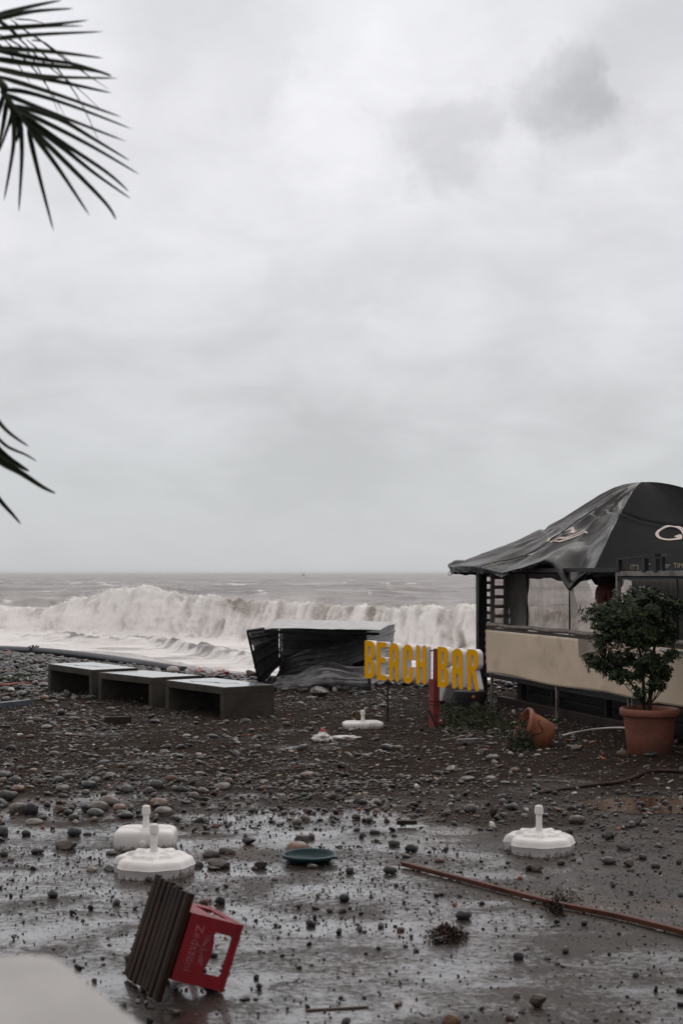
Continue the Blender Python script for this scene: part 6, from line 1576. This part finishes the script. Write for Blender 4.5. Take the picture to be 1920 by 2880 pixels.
# visible along the near side of big things is not worked out exactly; the largest in view are taken
order = np.argsort(-np.where(inview, app, 0)); NI = 270
single = B[order[:NI]]; rest = np.delete(B, order[:NI], 0)
protos = {}
for sub in (1, 2, 3):
    for a_ in (0, 1): protos[(sub, a_)] = [stone_proto(sub, 10 + k * 3 + a_, a_) for k in range(7)]
def bake(rows, name, label, cat):
    Vs, Fs, Cs = [], [], []; off = 0
    zg = H(rows[:, 0], rows[:, 1])
    for (sub, a_), pl in protos.items():
        for pi_, (V, F) in enumerate(pl):
            ap_ = rows[:, 2] / rows[:, 1]; small = ap_ < .0022
            sel = (rows[:, 3] == a_) & ((np.arange(len(rows)) % 7) == pi_) & ((small & (sub == 1)) | (~small & (sub == 2)))
            if sub == 3 or not sel.any(): continue
            r_ = rows[sel]; n_ = len(r_); th = rs.uniform(0, 2 * math.pi, n_); el = rs.uniform(.45, 1.0, n_); tl_ = rs.normal(0, .22, n_)
            P = np.repeat(V[None], n_, 0) * np.stack([r_[:, 2], r_[:, 2] * el, r_[:, 2] * r_[:, 4]], -1)[:, None, :]
            P[..., 2] += P[..., 0] * tl_[:, None]
            c, s_ = np.cos(th)[:, None], np.sin(th)[:, None]
            X_ = P[..., 0] * c - P[..., 1] * s_; Y_ = P[..., 0] * s_ + P[..., 1] * c
            Z_ = P[..., 2] + (zg[sel] + r_[:, 2] * r_[:, 4] * rs.uniform(.25, .75, n_))[:, None]
            Vs.append(np.stack([X_ + r_[:, 0:1], Y_ + r_[:, 1:2], Z_], -1).reshape(-1, 3))
            Fs.append((F[None] + off + np.arange(n_)[:, None, None] * len(V)).reshape(-1, 3)); off += n_ * len(V)
            tc_ = TINTS[r_[:, 5].astype(int)] * rs.uniform(.35, 1.25, (n_, 1)) * np.array([.80, .74, .70]); q_ = rs.random(n_); tc_[q_ < .012] = (.50, .48, .45); tc_[q_ > .995] = (.28, .09, .03); Cs.append(np.repeat(tc_, len(V), 0))
    o = obj(name, mesh_np(name, np.concatenate(Vs), np.concatenate(Fs), [M_STONE], col=np.concatenate(Cs)))
    return tag(o, label, cat, kind='stuff')
bake(rest, 'shingle', 'countless small wet pebbles and grit over the dark sand', 'pebbles')
SM = {}
for a_ in (0, 1):
    SM[a_] = [mesh_np('pebble' if not a_ else 'rubble', V, F, [M_STONE1], smooth=(a_ == 0)) for V, F in protos[(3 if not a_ else 2, a_)]]
def stone(x, y, s, ang_, fl, tint, rz, label, group, el=.8, sink=.5, mesh=None, name=None, lift=0.0):
    nm = name or ('stone' if not ang_ else 'rubble_lump')
    o = obj(nm, SM[ang_][mesh if mesh is not None else random.randrange(7)]); zg = Hs(x, y)
    o.location = (x, y, zg + s * fl * sink + lift); o.scale = (s, s * el, s * fl); o.rotation_euler = (random.gauss(0, .06), random.gauss(0, .06), rz)
    o.color = (*tint, 1); tag(o, label, 'stone' if not ang_ else 'rubble', group); return o
NAMES = {0: 'dark slate grey', 1: 'dark grey', 2: 'mid grey', 3: 'grey', 4: 'pale grey', 5: 'brown', 6: 'tan', 7: 'dark reddish', 8: 'whitish', 9: 'greenish grey'}
REF = [(433, 2456, 'the left fluted parasol base'), (411, 2370, 'the square parasol base'), (1515, 2392, 'the right parasol base'), (870, 2424, 'the teal tray'), (480, 2780, 'the slatted tabletop'), (640, 2740, 'the red crate'), (1200, 2450, 'the rusty bar tip'), (1700, 2575, 'the rusty bar'),
       (1258, 2632, 'the brown seaweed heap'), (1020, 2050, 'the small parasol base'), (930, 2085, 'the white bags'), (1208, 2040, 'the red sign post'), (1535, 2090, 'the toppled pot'), (1822, 2130, 'the big potted shrub'), (1700, 2215, 'the dark branch'), (600, 2020, 'the nearest bench'),
       (380, 1985, 'the middle bench'), (200, 1955, 'the farthest bench'), (900, 1940, 'the crushed kiosk'), (1310, 1950, 'the black bin'), (60, 1835, 'the thick pipe'), (45, 1915, 'the green weeds'), (300, 2268, 'the pinkish boulder'), (330, 2035, 'the wooden block'), (1700, 2250, 'the muddy puddle'), (950, 2840, 'the pale stick'), (1142, 2322, 'the black board'), (20, 2048, 'the thin dark board')]
cand = []
for r_ in single:
    x, y, s, k, fl, ti = r_; k = int(k); ti = int(ti)
    px = 960 + FPX * x / y; py = 1613 + FPX * 1.8 / y
    asp = lambda q: math.hypot(q[0] - px, (q[1] - py) * 2.0)
    q = min(REF, key=asp); dx, dy = px - q[0], (py - q[1]) * 2.0; D_ = asp(q)
    rel = ('right of' if dx > 0 else 'left of') if abs(dx) > abs(dy) else ('in front of' if dy > 0 else 'beyond')
    far = 'close ' if D_ < 90 else ('' if D_ < 260 else 'well ')
    cand.append(['%s %s stone %s%s %s' % ('smooth' if k == 0 else 'jagged', NAMES[ti], far, rel, q[2]), px, r_])
ORD = ['leftmost', 'second from left', 'third from left', 'fourth from left', 'fifth from left', 'sixth from left', 'seventh from left', 'eighth from left', 'ninth from left', 'tenth from left']
from collections import defaultdict
grp = defaultdict(list)
for c_ in cand: grp[c_[0]].append(c_)
for lab, L_ in grp.items():
    L_.sort(key=lambda c_: c_[1])
    for i_, c_ in enumerate(L_):
        if len(L_) > 1: c_[0] = lab + ', ' + (ORD[i_] if i_ < len(L_) - 1 or len(L_) > 10 and i_ < 10 else 'rightmost') if i_ < 10 else lab + ', rightmost'
for lab, px, r_ in cand:
    x, y, s, k, fl, ti = r_; k = int(k); ti = int(ti)
    stone(x, y, s, k, fl, TINTS[ti] * np.array([.8, .75, .72]) * rs.uniform(.4, .95), rs.uniform(0, 6.28), lab, 'stones scattered over the wet sand', el=rs.uniform(.5, .95), sink=rs.uniform(.2, .7))
# landmarks seen in the photograph: px, py of the foot, width in px, kind, flatness, tint, label
LM = [(87, 2292, 48, 0, .85, (.020, .020, .022), 'large round black stone on the left, above the puddles'), (208, 2352, 42, 0, .8, (.030, .032, .036), 'dark egg shaped stone left of the square parasol base'),
      (307, 2268, 62, 0, .55, (.12, .095, .085), 'large pinkish grey boulder with a flat top, upper left'), (266, 2296, 50, 0, .5, (.075, .075, .075), 'smooth grey oval stone beside the small bright puddle'), (335, 2283, 42, 0, .6, (.20, .12, .095), 'pinkish tan stone right of the small bright puddle'),
      (355, 2303, 46, 0, .5, (.030, .031, .034), 'slanting black oval stone above the square parasol base'), (440, 2220, 40, 0, .75, (.05, .052, .050), 'upright rounded dark grey stone in the pebble field, upper left'), (446, 2272, 52, 0, .6, (.19, .115, .080), 'broad tan stone right of the pinkish boulder'),
      (248, 2218, 48, 0, .5, (.045, .045, .045), 'dark domed stone in the left pebble field'), (180, 2392, 74, 1, .45, (.040, .028, .022), 'flat ragged brown clod left of the square parasol base'), (104, 2404, 42, 0, .5, (.022, .023, .027), 'long black stone left of the brown clod'),
      (5, 2350, 38, 0, .9, (.05, .052, .055), 'grey stone cut by the left edge'), (836, 2408, 76, 0, .62, (.17, .105, .075), 'large tan oval stone right behind the teal tray'), (612, 2445, 80, 1, .42, (.050, .038, .032), 'flat topped brown rock right of the parasol bases'),
      (595, 2450, 46, 1, .35, (.025, .022, .021), 'dark block leaning under the flat brown rock'), (1155, 2398, 34, 0, .75, (.022, .022, .024), 'rounded black stone left of the right parasol base'), (1098, 2462, 42, 0, .68, (.022, .022, .024), 'black stone at the left end of the rusty bar'),
      (968, 2538, 33, 0, .8, (.020, .020, .022), 'upright black pebble below the teal tray'), (1306, 2586, 50, 0, .65, (.018, .018, .021), 'black oval stone above the seaweed heap'), (1508, 2452, 40, 1, .8, (.055, .038, .032), 'pointed brown rock in front of the right parasol base'),
      (1625, 2318, 52, 0, .6, (.075, .058, .050), 'smooth brown stone behind the right parasol base'), (1586, 2360, 26, 0, .9, (.018, .019, .020), 'round black stone touching the right parasol base'), (1608, 2376, 36, 0, .6, (.030, .030, .032), 'dark wedge stone beside the right parasol base'),
      (1785, 2322, 52, 1, .6, (.030, .027, .028), 'dark angular rock right of the brown stone'), (1758, 2392, 48, 1, .6, (.045, .042, .044), 'slanting dark grey slab rock at the right'), (1388, 2300, 24, 1, 1.6, (.035, .024, .020), 'upright broken brown shard near the middle right'),
      (1515, 2840, 54, 1, .85, (.060, .040, .032), 'square brown rock near the bottom right'), (1270, 2895, 56, 0, .8, (.11, .060, .030), 'rusty brown stone cut by the bottom edge'), (488, 2862, 46, 1, .7, (.060, .052, .040), 'rough olive brown stone below the slatted tabletop'),
      (370, 2712, 40, 0, .7, (.050, .026, .024), 'dark red brown stone left of the slatted tabletop'), (601, 2694, 26, 0, .7, (.020, .022, .028), 'dark pebble seen through the crate handle hole'), (620, 2546, 32, 0, .85, (.018, .018, .020), 'black stone behind the red crate'), (578, 2545, 36, 0, .5, (.10, .05, .042), 'reddish stone behind the slatted tabletop'),
      (1010, 2258, 32, 1, .9, (.045, .034, .030), 'rough brown lump at the upper middle of the wet sand'), (1460, 2700, 32, 0, .8, (.020, .020, .024), 'black stone low on the right of the seaweed'), (1845, 2440, 30, 0, .6, (.07, .055, .048), 'small brown stone near the right edge'),
      (1715, 2430, 44, 0, .55, (.055, .050, .048), 'brownish grey stone right of the right parasol base'), (1770, 2436, 36, 1, .7, (.09, .065, .050), 'tan lump near the right edge'), (700, 2375, 44, 1, .55, (.030, .024, .022), 'dark lump behind the tan oval stone'), (840, 2372, 30, 1, .9, (.040, .030, .026), 'small upright brown block behind the teal tray'),
      (900, 1962, 70, 1, .5, (.055, .045, .038), 'brown boulder at the foot of the crushed kiosk'), (960, 1925, 110, 1, .7, (.040, .034, .028), 'large dark boulder under the crumpled front of the kiosk'), (705, 1915, 44, 1, .9, (.075, .052, .040), 'brown rock against the left side of the kiosk'), (912, 1958, 34, 0, .6, (.13, .10, .075), 'tan stone before the crushed kiosk')]
for px, py, wpx, k, fl, tint, lab in LM:
    g_ = gp(px, py, 0); s = wpx / 2 / FPX * g_.y; stone(g_.x, g_.y + s * .6, s, k, fl, tint, random.uniform(-.3, .3), lab, None, el=.75, sink=.62, mesh=random.randrange(7))
# coloured bits: a few shells and chips

# ------------------------------------------------------------------ a gull far out over the water
p = at(853, 1618, 230.0); gl = thing('seabird', 'tiny dark seabird gliding just below the horizon', 'bird', tuple(p))
mb = MB(); V = []
prof = [(.002, -.30), (.04, -.22), (.07, -.05), (.065, .08), (.035, .20), (.045, .26), (.01, .36)]
mb.lathe(prof, 10, Matrix.Rotation(R(90), 4, 'Y'))
for sg in (-1, 1):
    q = [(0, 0, .02), (.02, sg * .22, .14), (-.02, sg * .45, .16), (-.12, sg * .72, .05)]; c_ = [.16, .15, .11, .02]
    W_ = []
    for (x_, y_, z_), w_ in zip(q, c_): W_ += [(x_ + w_ / 2, y_, z_ + .012), (x_ - w_ / 2, y_, z_), (x_ + w_ / 2, y_, z_ - .012)]
    mb.add(W_, [(3 * i + k, 3 * i + (k + 1) % 3, 3 * i + 3 + (k + 1) % 3, 3 * i + 3 + k) for i in range(3) for k in range(3)])
mb.build('body', mat('dark_feathers', (.05, .045, .045), .8, .1), gl); gl.rotation_euler = (R(38), 0, R(60))
# ------------------------------------------------------------------ air between here and the horizon
hm = bpy.data.materials.new('sea_haze'); hm.use_nodes = True; t = hm.node_tree; t.nodes.clear()
out = N(t, 'ShaderNodeOutputMaterial'); v = N(t, 'ShaderNodeVolumePrincipled'); t.links.new(v.outputs[0], out.inputs['Volume'])
v.inputs['Color'].default_value = (.93, .93, .94, 1); v.inputs['Density'].default_value = .00016
mb = MB(); mb.box((0, 9000, .9), (70000, 44000, 9.8)); tag(mb.build('haze', hm), 'thin sea haze', 'haze', kind='stuff')
